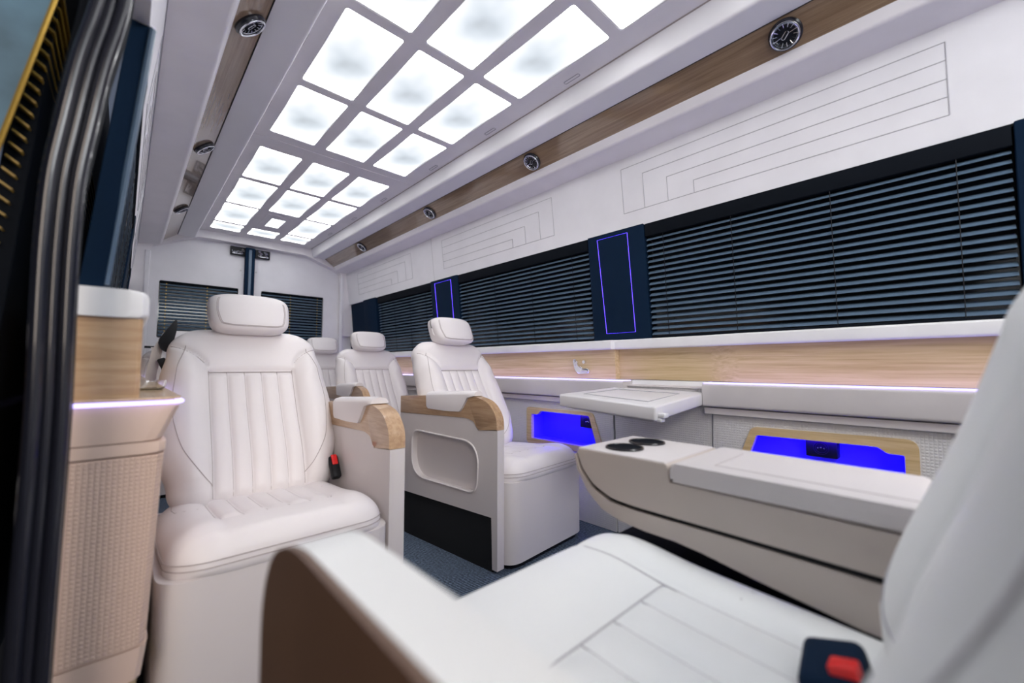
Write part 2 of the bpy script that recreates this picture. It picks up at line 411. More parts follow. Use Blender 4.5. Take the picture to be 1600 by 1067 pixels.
for side_, lf in (('right', False), ('left', True)):
    wline(2.56, 0.92, 2.56, 0.62, walls[side_], lf)

# window band: backing glass, pillars, blinds
def band_x(zr): return 1.630 + (0.615-zr)/0.5*0.045     # glass plane
def slab(name, y0, y1, z0, z1, dx, th, mat, parent, left=False, bev=0.0, s=SW):
    poly = [(band_x(z0)+dx, z0+H), (band_x(z1)+dx, z1+H), (band_x(z1)+dx+th, z1+H), (band_x(z0)+dx+th, z0+H)]
    if left: poly = [(s-a, b_) for a, b_ in poly]
    bm = bmesh.new(); prism(bm, poly, 'y', y0, y1, bev); return link(name, bm, mat, parent)
WIN = [(-0.12, 0.905), (1.20, 2.275), (2.61, 3.49)]
PIL = [(0.905, 1.20, True), (2.275, 2.61, True), (3.52, 3.78, False), (-0.42, -0.12, True)]
names_w = ['nearest the camera', 'in the middle of the wall', 'farthest back']
def blind(x_of, y0, y1, z0, z1, cords, label, left=False, s=SW, group='dark venetian blinds'):
    t = thing('venetian_blind', label, 'blind', (0, 0, 0), 0, group)
    bm = bmesh.new(); P = 0.0238; n_ = int((z1-z0-0.062)/P)
    for k in range(n_):
        zc = z0+0.022+P*k+H; xc = x_of(zc-H)
        # curved slat: inner edge low, outer edge high
        prof = [(-0.0095, -0.0075), (-0.003, 0.0000), (0.0035, 0.0050), (0.010, 0.0080), (0.010, 0.0088), (0.003, 0.0061), (-0.0035, 0.0010), (-0.0100, -0.0067)]
        pl = [(xc+a, zc+b_) for a, b_ in prof]
        if left: pl = [(s-a, b_) for a, b_ in pl]
        prism(bm, pl, 'y', y0+0.006, y1-0.006)
    link('slats', bm, M['slat'], t, smooth=40)
    for nm, za, zb, dd_ in (('headrail', z1-0.058, z1-0.002, 0.014), ('bottom_rail', z0+0.002, z0+0.012, 0.010)):  # tall black headrail also stands in for shade on the top slats
        xc = x_of((za+zb)/2)
        xa, xb = xc-dd_, xc+dd_
        if left: xa, xb = s-xb, s-xa
        bm = bmesh.new(); add_box(bm, ((xa+xb)/2, (y0+y1)/2, (za+zb)/2+H), (xb-xa, y1-y0-0.008, zb-za), 0.003); link(nm, bm, M['darkslat'], t)
    for cy in cords:
        bm = bmesh.new()
        pts = [((s-(x_of(z_)-0.0105)) if left else (x_of(z_)-0.0105), cy, z_+H) for z_ in (z0+0.01, (z0+z1)/2, z1-0.03)]
        add_tube(bm, pts, 0.0012, 5); link('cord', bm, M['black'], t)
    return t
for left in (False, True):
    sd = 'left' if left else 'right'
    for i, (a, b_) in enumerate(WIN):
        if left and i == 0: continue
        o = struct(slab('window_%d' % (i+1+(3 if left else 0)), a-0.03, b_+0.03, 0.10, 0.64, 0.022, 0.01, M['glass_black'], None, left))
        if left and i == 0: pass
    if left:
        struct(slab('trim_8', 3.49, Y1, 0.10, 0.64, 0.015, 0.02, M['navy'], None, True))
    else:
        struct(slab('trim_7', 3.49, Y1, 0.10, 0.64, 0.015, 0.02, M['navy'], None, False))
    for i, (a, b_) in enumerate(WIN):
        if left and i == 0: a = 0.98 if False else a
        L_ = b_-a
        if left and i == 0: continue
        blind(lambda z_: band_x(z_)+0.004, a, b_, 0.122, 0.618, [a+L_*q for q in (0.1, 0.37, 0.66, 0.92)],
              'dark slatted blind over the %s window %s' % (sd, {0: 'nearest the camera, above the long tan armrest', 1: 'between the two navy pillars with light lines', 2: 'behind the rearmost single seat'}[i] if not left else {1: 'behind the black door frame', 2: 'close to the rear doors'}[i]), left)
    for i, (a, b_, led) in enumerate(PIL):
        if left and i == 3: continue
        lab = {0: 'navy pillar cover with a glowing violet outline between the two largest blinds', 1: 'navy pillar cover with a violet light line behind the middle seat headrest',
               2: 'plain narrow navy pillar cover nearest the rear corner', 3: 'navy pillar cover at the right frame edge before the near blind'}[i]
        if left: lab = lab.replace('behind the middle seat headrest', 'on the door side wall').replace('nearest the rear corner', 'in the left rear corner')
        if left: lab = {0: 'navy pillar cover on the door side, just behind the black door frame', 1: 'navy pillar cover on the door side wall, farther from the camera', 2: 'plain narrow navy pillar cover in the left rear corner'}[i]
        if left and i == 0: a = 0.975
        t = thing('pillar_cover', lab, 'pillar', (0, 0, 0), 0, 'navy pillar covers')
        slab('cover', a, b_, 0.110, 0.618, -0.012, 0.03, M['navy'], t, left, 0.003)
        if left and i == 0:
            bm = bmesh.new(); add_tube(bm, [(SW-(band_x(z_)-0.013), yy_, z_+H) for z_, yy_ in ((0.14, 0.985), (0.36, 0.978), (0.61, 0.972))], 0.0055, 8)
            link('edge_highlight', bm, M['slat'], t)  # pale tube added to imitate the highlight streak on this cover
        if led and not left:
            bm = bmesh.new(); x_ = lambda z_: (SW-(band_x(z_)-0.0125) if left else band_x(z_)-0.0125)
            ya, yb = a+0.07, b_-0.055; za, zb = 0.155, 0.597
            pts = [(x_(za), ya, za+H), (x_(zb), ya+0.01, zb+H), (x_(zb), yb, zb+H), (x_(za), yb-0.02, za+H)]
            add_tube(bm, pts, 0.0009, 6, closed=True); link('light_line', bm, M['led_blue'], t)

# ------------------------------------------------------------------ lower right side wall
# sill, oak fascia, ledge pad, cloth panel.  (y0, y1, inset)
def lower(y0, y1, inset, left, idx, tan=False):
    s = SL
    def mk(poly, name, mat, k, bev=0.0, smooth=30):
        pl = [(a+inset, b_+H) for a, b_ in poly]
        if left: pl = [(s-a, b_) for a, b_ in pl]
        bm = bmesh.new(); prism(bm, pl, 'y', y0, y1, bev); return link(name, bm, mat, None, smooth=smooth)
    return mk
REC = [(Y0, 0.555, 0.0), (0.655, 1.068, 0.028), (1.072, Y1-0.03, 0.0)]
tn = [20]
def T():
    tn[0] += 1; return 'trim_%d' % tn[0]
def sweep_y(name, profile, stations, mat, left=False, s=SL, smooth=30, parent=None):
    """profile (x,z') swept along y; stations (y, dx)"""
    bm = bmesh.new(); rings = []
    for (y_, dx) in stations:
        rings.append([bm.verts.new(((s-(a+dx)) if left else a+dx, y_, b_+H)) for a, b_ in profile])
    n_ = len(profile)
    for i in range(len(rings)-1):
        for k in range(n_):
            bm.faces.new((rings[i][k], rings[i][(k+1) % n_], rings[i+1][(k+1) % n_], rings[i+1][k]))
    bm.faces.new(rings[0]); bm.faces.new(rings[-1][::-1])
    return link(name, bm, mat, parent, smooth=smooth)
sillp = round_poly([(1.610, 0.121), (1.610, 0.079), (1.72, 0.079), (1.72, 0.121)], [0.008, 0.008, 0, 0], 4)
woodp = [(1.634, 0.0785), (1.640, -0.056), (1.72, -0.056), (1.72, 0.0785)]
padp = round_poly([(1.565, -0.060), (1.568, -0.146), (1.66, -0.146), (1.70, -0.060)], [0.012, 0.01, 0, 0], 4)
ledp = [(1.634, -0.0575), (1.634, -0.0615), (1.585, -0.0615), (1.585, -0.0575)]
stepp = [(1.583, -0.150), (1.585, -0.172), (1.66, -0.172), (1.66, -0.150)]
st_r = [(Y0, 0), (0.545, 0), (0.655, 0.026), (1.062, 0.026), (1.068, 0.0), (Y1-0.02, 0)]
struct(sweep_y(T(), sillp, [(Y0, 0), (0.545, 0), (0.655, 0.016), (1.062, 0.016), (1.072, 0.0), (Y1-0.02, 0)], M['white']))
struct(sweep_y(T(), woodp, st_r, M['oak'], smooth=20))
for (a, b_) in ((Y0, 0.652), (0.985, Y1-0.02)):
    pd = struct(sweep_y(T(), padp, [(a, 0), (b_, 0)], M['console']))
    sweep_y('light_strip', [(1.630, -0.0575), (1.630, -0.0610), (1.567, -0.0612), (1.567, -0.0585)], [(a, 0), (b_-0.004, 0)], M['led_violet'], smooth=0, parent=pd)
    struct(sweep_y(T(), stepp, [(a, 0), (b_, 0)], M['shell']))
# recess shelf where the table swings out
struct(sweep_y(T(), [(1.60, -0.075), (1.60, -0.082), (1.70, -0.082), (1.70, -0.075)], [(0.656, 0), (1.05, 0)], M['shell']))
struct(sweep_y(T(), [(1.64, -0.058), (1.64, -0.20), (1.66, -0.20), (1.66, -0.058)], [(0.652, 0), (0.985, 0)], M['white']))
# cloth panels with openings for the two niches
def yz_plate(name, outer, holes, x0, x1, mat, parent=None, smooth=0):
    bm = bmesh.new(); plate_holes(bm, [(a, b_+H) for a, b_ in outer], [[(a, b_+H) for a, b_ in h] for h in holes], 'x', x0, x1)
    return link(name, bm, mat, parent, smooth=smooth)
n1_out = round_poly([(1.595, -0.213), (1.595, -0.402), (1.098, -0.402), (1.165, -0.212)], [0.02, 0.02, 0.02, 0.02])
n1_in = round_poly([(1.560, -0.249), (1.560, -0.374), (1.140, -0.374), (1.187, -0.229), (1.495, -0.229), (1.515, -0.249)], [.004, .004, .004, .008, .006, .006], 3)
n2_out = round_poly([(0.085, -0.200), (0.500, -0.206), (0.572, -0.400), (0.085, -0.400)], [0.03, 0.02, 0.02, 0.02])
n2_in = round_poly([(0.115, -0.246), (0.150, -0.246), (0.172, -0.230), (0.484, -0.233), (0.535, -0.372), (0.115, -0.372)], [.004, .006, .006, .006, .004, .004], 3)
PX = 1.600
struct(yz_plate('wall_right_panel', [(Y0, -0.172), (0.628, -0.172), (0.640, -H+0.002), (Y0, -H+0.002)], [n2_out], PX, PX+0.02, M['gridcloth'])).name = 'wall_right_lower'
struct(yz_plate('wall_right_rear', [(1.060, -0.172), (Y1-0.03, -0.172), (Y1-0.03, -H+0.002), (1.050, -H+0.002)], [n1_out], PX, PX+0.02, M['gridcloth']))
struct(yz_plate('wall_right_middle', [(0.633, -0.082), (1.055, -0.082), (1.045, -H+0.002), (0.645, -H+0.002)], [], PX+0.006, PX+0.026, M['gridcloth']))
# niches
def niche(label, out, inn, sock, grp='blue lit wall niches'):
    t = thing('storage_niche', label, 'niche', (0, 0, 0), 0, grp)
    yz_plate('oak_frame', [p for p in out], [inn], PX-0.006, PX+0.014, M['oak'], t)
    bm = bmesh.new(); ys = [p[0] for p in inn]; zs = [p[1]+H for p in inn]
    xa, xb = PX+0.014, PX+0.095
    ya, yb, za, zb = min(ys)-.002, max(ys)+.002, min(zs)-.002, max(zs)+.002
    v = [bm.verts.new(p) for p in ((xb, ya, za), (xb, yb, za), (xb, yb, zb), (xb, ya, zb), (xa, ya, za), (xa, yb, za), (xa, yb, zb), (xa, ya, zb))]
    for f in ((0, 1, 2, 3), (0, 1, 5, 4), (1, 2, 6, 5), (2, 3, 7, 6), (3, 0, 4, 7)): bm.faces.new([v[i] for i in f])
    link('niche_lining', bm, M['niche'], t, smooth=0)
    ym = (sock[0]+sock[1])/2
    bm = bmesh.new(); add_box(bm, (xa+0.008, (ya+yb)/2, zb-0.003), (0.006, (yb-ya)*0.9, 0.004)); link('light_strip', bm, M['led_blue'], t)
    # 230 V socket block
    bm = bmesh.new(); add_box(bm, (xb-0.02, ym, sock[2]+H), (0.04, abs(sock[1]-sock[0]), 0.058), 0.003); so = link('socket_block', bm, M['black'], t)
    bm = bmesh.new()
    for rr0 in (0.020, 0.015):
        add_tube(bm, [(xb-0.0405, ym+rr0*math.cos(a*math.pi/8), sock[2]+H+rr0*math.sin(a*math.pi/8)) for a in range(16)], 0.0012, 5, closed=True)
    link('socket_ring', bm, M['kick'], so)
    bm = bmesh.new()
    for dy, dz in ((-.008, 0), (.008, 0), (0, .002)):
        add_box(bm, (xb-0.0412, ym+dy, sock[2]+H+dz), (0.002, 0.004, 0.004), 0.0008)
    link('contact', bm, M['chrome'], so)
    l = area_light('niche_light', (xa+0.03, (ya+yb)/2, zb-0.008), (xa+0.045, (ya+yb)/2, za), (yb-ya)*0.85, 0.02, 0.55, (0.03, 0.0, 1.0))
    l.rotation_euler = (0, 0, math.radians(90)); l.data.size = (yb-ya)*0.85
    return t
niche('oak framed wall niche glowing blue behind the middle seat armrest and under the folding table', n1_out, n1_in, (1.195, 1.285, -0.266))
niche('oak framed wall niche glowing blue directly behind the tan centre armrest', n2_out, n2_in, (0.274, 0.358, -0.262))

# seat adjustment control on the oak fascia
t = thing('seat_switch', 'chrome seat-shaped adjustment switch on the pale oak fascia', 'switch', (1.634, 1.25, H+0.005))
bm = bmesh.new()
prism(bm, round_poly([(0.052, 0.030), (0.036, 0.034), (0.014, -0.012), (-0.044, -0.014), (-0.046, -0.036), (0.020, -0.040), (0.040, -0.018)], 0.012, 5), 'x', -0.012, 0.002, 0.003, 3)
link('chrome_bezel', bm, M['chrome'], t)
bm = bmesh.new(); add_box(bm, (-0.0125, 0.030, 0.010), (0.006, 0.009, 0.026), 0.003, 2, Matrix.Rotation(0.45, 3, 'X')); link('backrest_switch', bm, M['console'], t)
bm = bmesh.new(); add_box(bm, (-0.0125, -0.018, -0.026), (0.006, 0.036, 0.009), 0.003); link('cushion_switch', bm, M['console'], t)
bm = bmesh.new(); add_tube(bm, [(0.0, -0.016, 0.018), (-0.014, -0.016, 0.018)], 0.008, 14); link('round_button', bm, M['chrome'], t)

# ------------------------------------------------------------------ folding table
t = thing('folding_table', 'white leather covered folding side table swung out from the right wall', 'table', (1.2, 0.64, H-0.12))
def P3(x_, y_, z_): return Vector((x_-1.2, y_-0.64, z_+0.12))
A, B_, Cc, D = P3(1.195, 0.640, -0.122), P3(1.195, 1.025, -0.101), P3(1.60, 1.035, -0.088), P3(1.60, 0.655, -0.096)
def quad_slab(bm, q, th, bev):
    top = [bm.verts.new(p) for p in q]; bot = [bm.verts.new(p-Vector((0, 0, th))) for p in q]
    bm.faces.new(top); bm.faces.new(bot[::-1])
    for i in range(4): bm.faces.new((top[i], top[(i+1) % 4], bot[(i+1) % 4], bot[i]))
    if bev: bmesh.ops.bevel(bm, geom=list(bm.edges), offset=bev, segments=3, profile=0.5, affect='EDGES')
bm = bmesh.new(); quad_slab(bm, [A, B_, Cc, D], 0.046, 0.007); link('table_top', bm, M['tray'], t)
bm = bmesh.new(); add_tube(bm, [A.lerp(D, p).lerp(B_.lerp(Cc, p), q)+Vector((0, 0, .0003)) for p, q in ((.18, .16), (.18, .84), (.78, .84), (.78, .16))], 0.0016, 6, closed=True)
link('leaf_seam', bm, M['thread_pale'], t)
bm = bmesh.new(); add_box(bm, P3(1.225, 0.630, -0.150), (0.03, 0.022, 0.014), 0.003); add_box(bm, P3(1.222, 0.637, -0.164), (0.024, 0.016, 0.012), 0.002); link('latch', bm, M['white'], t)
bm = bmesh.new(); quad_slab(bm, [p-Vector((0, 0, 0.0465)) for p in (A+Vector((.02, .02, 0)), B_+Vector((.02, -.02, 0)), Cc+Vector((0, -.02, 0)), D+Vector((0, .02, 0)))], 0.004, 0); link('underside', bm, M['console'], t)

# ------------------------------------------------------------------ lower left wall (starts behind the door opening)
YL = 0.965
def Lx(x_): return SL-x_
end_round = [(YL, 0.022), (YL+0.004, 0.010), (YL+0.014, 0.002), (YL+0.030, 0), (Y1-0.02, 0)]
sillL = round_poly([(1.604, 0.132), (1.604, 0.084), (1.72, 0.084), (1.72, 0.132)], [0.014, 0.010, 0, 0], 4)
struct(sweep_y(T(), sillL, end_round, M['white'], True))
struct(sweep_y(T(), [(1.612, 0.0835), (1.612, -0.054), (1.72, -0.054), (1.72, 0.0835)], [(YL+0.008, 0.006), (YL+0.014, 0.0), (Y1-0.02, 0)], M['oak_end'], True))
pdL = struct(sweep_y(T(), [(1.553, -0.054), (1.553, -0.0575), (1.72, -0.0575), (1.72, -0.054)], end_round, M['oak'], True))
bm = bmesh.new()
loopL = [(1.72, YL-0.004), (1.578, YL-0.004), (1.562, YL+0.003), (1.5525, YL+0.02), (1.5525, Y1-0.05)]
add_tube(bm, [(Lx(a), b_, H-0.0625) for a, b_ in loopL], 0.0038, 8); link('light_strip', bm, M['led_violet'], pdL)
struct(sweep_y(T(), round_poly([(1.553, -0.067), (1.578, -0.128), (1.72, -0.128), (1.72, -0.067)], [0.006, 0.004, 0, 0], 3), end_round, M['warm_lit'], True))
struct(sweep_y(T(), round_poly([(1.572, -0.130), (1.572, -0.150), (1.72, -0.150), (1.72, -0.130)], [0.004, 0.004, 0, 0], 3), end_round, M['warm_lit'], True))
struct(sweep_y('wall_left_lower', [(1.574, -0.153), (1.586, -0.470), (1.72, -0.470), (1.72, -0.153)], end_round, M['gridcloth_warm_lit'], True))
struct(sweep_y(T(), [(1.584, -0.473), (1.590, -0.525), (1.72, -0.525), (1.72, -0.473)], end_round, M['warm_lit'], True))
struct(sweep_y(T(), [(1.594, -0.528), (1.60, -0.57), (1.72, -0.57), (1.72, -0.528)], end_round, M['oak'], True))
struct(sweep_y(T(), [(1.60, -0.573), (1.60, -H+0.002), (1.72, -H+0.002), (1.72, -0.573)], end_round, M['warm_lit'], True))

# ------------------------------------------------------------------ rear doors, arch, bulkhead
rear_o = [(-0.2, 0.002), (1.85, 0.002), (1.85, 2.0), (-0.2, 2.0)]
def hole(x0, x1, z0, z1): return rrect(x0, x1, z0+H, z1+H, 0.012, 3)
bm = bmesh.new()
plate_holes(bm, rear_o, [hole(0.178, 0.700, 0.225, 0.672), hole(0.870, 1.402, 0.225, 0.672)], 'y', Y1, Y1+0.03)
rear = struct(link('wall_rear', bm, M['suede_wall'], smooth=0))
for i, (a, b_) in enumerate(((0.178, 0.700), (0.870, 1.402))):
    bm = bmesh.new(); add_box(bm, ((a+b_)/2, Y1+0.032, H+0.45), (b_-a+0.02, 0.006, 0.47)); struct(link('window_%d' % (7+i), bm, M['glass_black']))
    t = thing('venetian_blind', ['dark rear door blind with yellow cord dots left of the black post', 'dark rear door blind with yellow cord dots right of the black post'][i], 'blind', (0, 0, 0), 0, 'dark venetian blinds')
    bm = bmesh.new(); k = 0; z_ = H+0.245
    while z_ < H+0.655:
        prof = [(-0.010, -0.0065), (-0.003, 0.0005), (0.0035, 0.0055), (0.010, 0.0085), (0.010, 0.0095), (0.003, 0.0068), (-0.0035, 0.0017), (-0.0105, -0.0055)]
        prism(bm, [(Y1+0.014+p, z_+q) for p, q in prof], 'x', a+0.008, b_-0.008); z_ += 0.0265
    link('slats', bm, M['slat'], t, smooth=40)
    bm = bmesh.new(); add_box(bm, ((a+b_)/2, Y1+0.014, H+0.664), (b_-a-0.006, 0.024, 0.014), 0.002); link('headrail', bm, M['darkslat'], t)
    for q in ((0.045, 0.305) if i == 0 else (0.24, b_-a-0.055)):
        bm = bmesh.new(); z_ = H+0.25
        while z_ < H+0.655:
            add_box(bm, (a+q, Y1+0.0005, z_), (0.0055, 0.003, 0.010), 0.0008); z_ += 0.0265
        link('cord', bm, M['gold'], t)
# arch trim: outer edge follows the coves, inner edge is the arch
arch_in = round_poly([(0.105, 0.30), (0.105, 0.905), (0.150, 0.935), (0.404, 1.047), (1.209, 1.043), (1.516, 0.930), (1.545, 0.905), (1.545, 0.30)], [0, 0.03, 0.02, 0.05, 0.05, 0.02, 0.03, 0], 5)
arch_out = [(1.70, 0.30), (1.70, 1.16), (-0.05, 1.16), (-0.05, 0.30)]
bm = bmesh.new(); prism(bm, [(a, b_+H) for a, b_ in arch_in[::-1] + arch_out[::-1]], 'y', 4.125, Y1-0.001, 0.006, 3)
bmesh.ops.triangulate(bm, faces=[f for f in bm.faces if len(f.verts) > 4])
struct(link('trim_9', bm, M['suede'], smooth=30))
for i, (xa, xb) in enumerate(((0.085, 0.118), (1.532, 1.565))):
    bm = bmesh.new(); add_box(bm, ((xa+xb)/2, 4.13, 0.80), (xb-xa, 0.03, 1.60), 0.008, 3); struct(link('trim_%d' % (10+i), bm, M['suede_wall']))
# post with the two black hinge brackets
t = thing('rear_door_post', 'black vertical post between the rear doors with bracket plates on top', 'post', (0.775, Y1-0.03, 0))
bm = bmesh.new(); add_box(bm, (-0.005, 0, 0.88), (0.072, 0.04, 1.74), 0.006, 2); link('post', bm, M['navy'], t)
bm = bmesh.new(); add_box(bm, (-0.006, -0.022, 0.95), (0.022, 0.008, 1.56), 0.003, 2); link('ridge', bm, M['slat'], t)
for sx, lb in ((-1, 0), (1, 1)):
    br = None
    bm = bmesh.new(); add_box(bm, (sx*0.092, 0.008, H+0.990), (0.115, 0.018, 0.075), 0.005); br = link('bracket_plate', bm, M['black'], t)
    bm = bmesh.new()
    for k in range(6):
        cx = sx*0.092+random.uniform(-.04, .04); cz = H+0.990+random.uniform(-.02, .02)
        pts = [(cx+0.012*math.cos(q*1.1+k), -0.003, cz+0.010*math.sin(q*0.9+k)) for q in range(6)]
        add_tube(bm, pts, 0.0028, 6)
    add_box(bm, (sx*0.1, -0.002, H+0.968), (0.07, 0.004, 0.006), 0.001)
    link('hinge_hardware', bm, M['chrome'], br)
for sx in (-0.06, 0.055):
    bm = bmesh.new(); add_tube(bm, [(0.77+sx, Y1-0.001, H+0.83), (0.77+sx, Y1-0.004, H+0.83)], 0.006, 10); link('screw_cap', bm, M['console'], rear)
bm = bmesh.new(); add_box(bm, (0.82, Y0-0.02, 0.92), (2.0, 0.03, 1.9)); struct(link('wall_front', bm, M['suede']))

# ------------------------------------------------------------------ air vents in the wood strips
def air_vent(left, y_, label):
    c = ((WOODA[0]+WOODB[0])/2, (WOODA[1]+WOODB[1])/2+H)
    d = Vector((WOODB[0]-WOODA[0], 0, WOODB[1]-WOODA[1])).normalized()
    nrm = Vector((d.z, 0, -d.x))                      # into the cabin
    x_ = c[0]
    if left: x_ = SU-x_; nrm.x *= -1; d.x *= -1
    t = thing('air_vent', label, 'air vent', (x_, y_, c[1]), 0, 'round chrome air vents')
    ax_y = Vector((0, 1, 0)); ax_d = d
    def C(r0, h, n_=40, ph=0): return [nrm*h + r0*(math.cos(2*math.pi*k/n_+ph)*ax_y + math.sin(2*math.pi*k/n_+ph)*ax_d) for k in range(n_)]
    def disc(bm, prof, n_=40):
        rings = [[bm.verts.new(p) for p in C(r0, h, n_)] for r0, h in prof]
        for i in range(len(rings)-1):
            for k in range(n_): bm.faces.new((rings[i][k], rings[i][(k+1) % n_], rings[i+1][(k+1) % n_], rings[i+1][k]))
        bm.faces.new(rings[-1])
    bm = bmesh.new(); disc(bm, [(0.044, -0.002), (0.045, 0.006), (0.042, 0.012), (0.036, 0.013), (0.034, 0.008), (0.033, 0.002)]); link('housing', bm, M['gloss_black'], t)
    bm = bmesh.new(); add_tube(bm, C(0.0365, 0.0145), 0.0028, 8, closed=True); add_tube(bm, C(0.0315, 0.011), 0.0010, 6, closed=True); link('chrome_ring', bm, M['chrome'], t)
    bm = bmesh.new()
    for k in range(14):
        a = 2*math.pi*k/14+0.2; q = math.cos(a)*ax_y+math.sin(a)*ax_d
        add_tube(bm, [q*(0.021 if k % 7 else 0.012)+nrm*0.009, q*0.033+nrm*0.0115], [0.0007, 0.0010], 5)
    link('fins', bm, M['chrome'], t)
    bm = bmesh.new()
    pts = []
    for k in range(20):
        a = 2*math.pi*k/20; ux, uy = math.cos(a), math.sin(a)
        pts.append(nrm*0.011 + ax_y*(0.0045*ux) + ax_d*(0.0065*math.copysign(1, uy) + 0.0045*uy if abs(uy) > 1e-6 else 0))
    cc = (ax_y*0.7+ax_d*0.7).normalized(); cs = (ax_y*0.7-ax_d*0.7).normalized()
    pts = [nrm*0.011 + cc*(0.0075*(1 if math.cos(2*math.pi*k/20) > 0 else -1)+0.0048*math.cos(2*math.pi*k/20)) + cs*0.0048*math.sin(2*math.pi*k/20) for k in range(20)]
    add_tube(bm, pts, 0.0008, 5, closed=True); link('centre_knob', bm, M['chrome'], t)
for y_, w_ in ((0.314, 'largest, nearest the camera above the near blind'), (1.379, 'second from the camera'), (2.306, 'third from the camera'), (3.355, 'rearmost')):
    air_vent(False, y_, 'round chrome air vent in the right wood strip, '+w_.replace(' above the near blind',''))
for y_, w_ in ((1.371, 'largest at the top'), (2.311, 'middle one'), (3.33, 'smallest, farthest back')):
    air_vent(True, y_, 'round chrome air vent in the left wood strip, '+w_)

def smooth_path(pts, n_=6):
    out = []
    P_ = [pts[0]] + list(pts) + [pts[-1]]
    for i in range(1, len(P_)-2):
        for k in range(n_):
            t_ = k/n_; p0, p1, p2, p3 = P_[i-1], P_[i], P_[i+1], P_[i+2]
            out.append(0.5*((2*p1)+(-p0+p2)*t_+(2*p0-5*p1+4*p2-p3)*t_*t_+(-p0+3*p1-3*p2+p3)*t_**3))
    out.append(pts[-1]); return out
# ------------------------------------------------------------------ upholstery
def edge_fac(q, p=5.0, k=2.6):
    q = min(1.0, abs(q)); return (1-q**p)**(1.0/k)
def pad_surface(W, Lh, front, back, disp, nin=60, nout=26, nv=96, ci=0.12, endr=0.05, groove=None):
    """W(v) half width, v 0..Lh; returns verts grid functions. c in [-1,1]: |c|<=.5 spans |u|<=ci"""
    def upos(c, v):
        wv_ = W(v)
        a = abs(c)
        u = a/0.5*ci if a <= 0.5 else ci + (a-0.5)/0.5*(wv_-ci)
        return math.copysign(u, c)
    def env(c, v):
        u = upos(c, v); e = edge_fac(u/W(v))
        d = min(v, Lh-v)
        if d < endr: e *= math.sqrt(max(0, 1-(1-d/endr)**2))
        return e
    def S(c, v, extra=0.0):
        u = upos(c, v); e = env(c, v)
        return Vector((u, v, front*e + disp(c, u, v)*e + extra))
    def Bk(c, v):
        u = upos(c, v); return Vector((u, v, -back*env(c, v)))
    cs = [-1+0.5*i/nout for i in range(nout)] + [-0.5+1.0*i/nin for i in range(nin)] + [0.5+0.5*i/nout for i in range(nout+1)]
    # ease outer columns toward the rim so it stays round
    cc = []
    for c in cs:
        a = abs(c)
        if a > 0.5:
            q = (a-0.5)/0.5; q = math.sin(q*math.pi/2)**0.75 if False else 1-(1-q)**1.5; a = 0.5+0.5*q
        cc.append(math.copysign(a, c))
    vsl = []
    for j in range(nv+1):
        q = j/nv
        vsl.append(Lh*(q - 0.45*math.sin(2*math.pi*q)/(2*math.pi)))
    return S, Bk, cc, vsl
def build_pad(S, Bk, cc, vsl, xf):
    bm = bmesh.new()
    gf = [[bm.verts.new(xf(S(c, v))) for c in cc] for v in vsl]
    ccb = cc[::3] + ([cc[-1]] if (len(cc)-1) % 3 else [])
    gb = [[bm.verts.new(xf(Bk(c, v))) for c in cc] for v in vsl]
    for g in (gf, gb):
        for j in range(len(vsl)-1):
            for i in range(len(cc)-1): bm.faces.new((g[j][i], g[j][i+1], g[j+1][i+1], g[j+1][i]))
    return bm
NCH = 5; CI = 0.118
def channel_u(u):  # 0..1 within channel
    f = (u+CI)/(2*CI)*NCH; return f-math.floor(f)
def gro(d, w_=0.0035, h=0.005): return -h*math.exp(-(d/w_)**2)

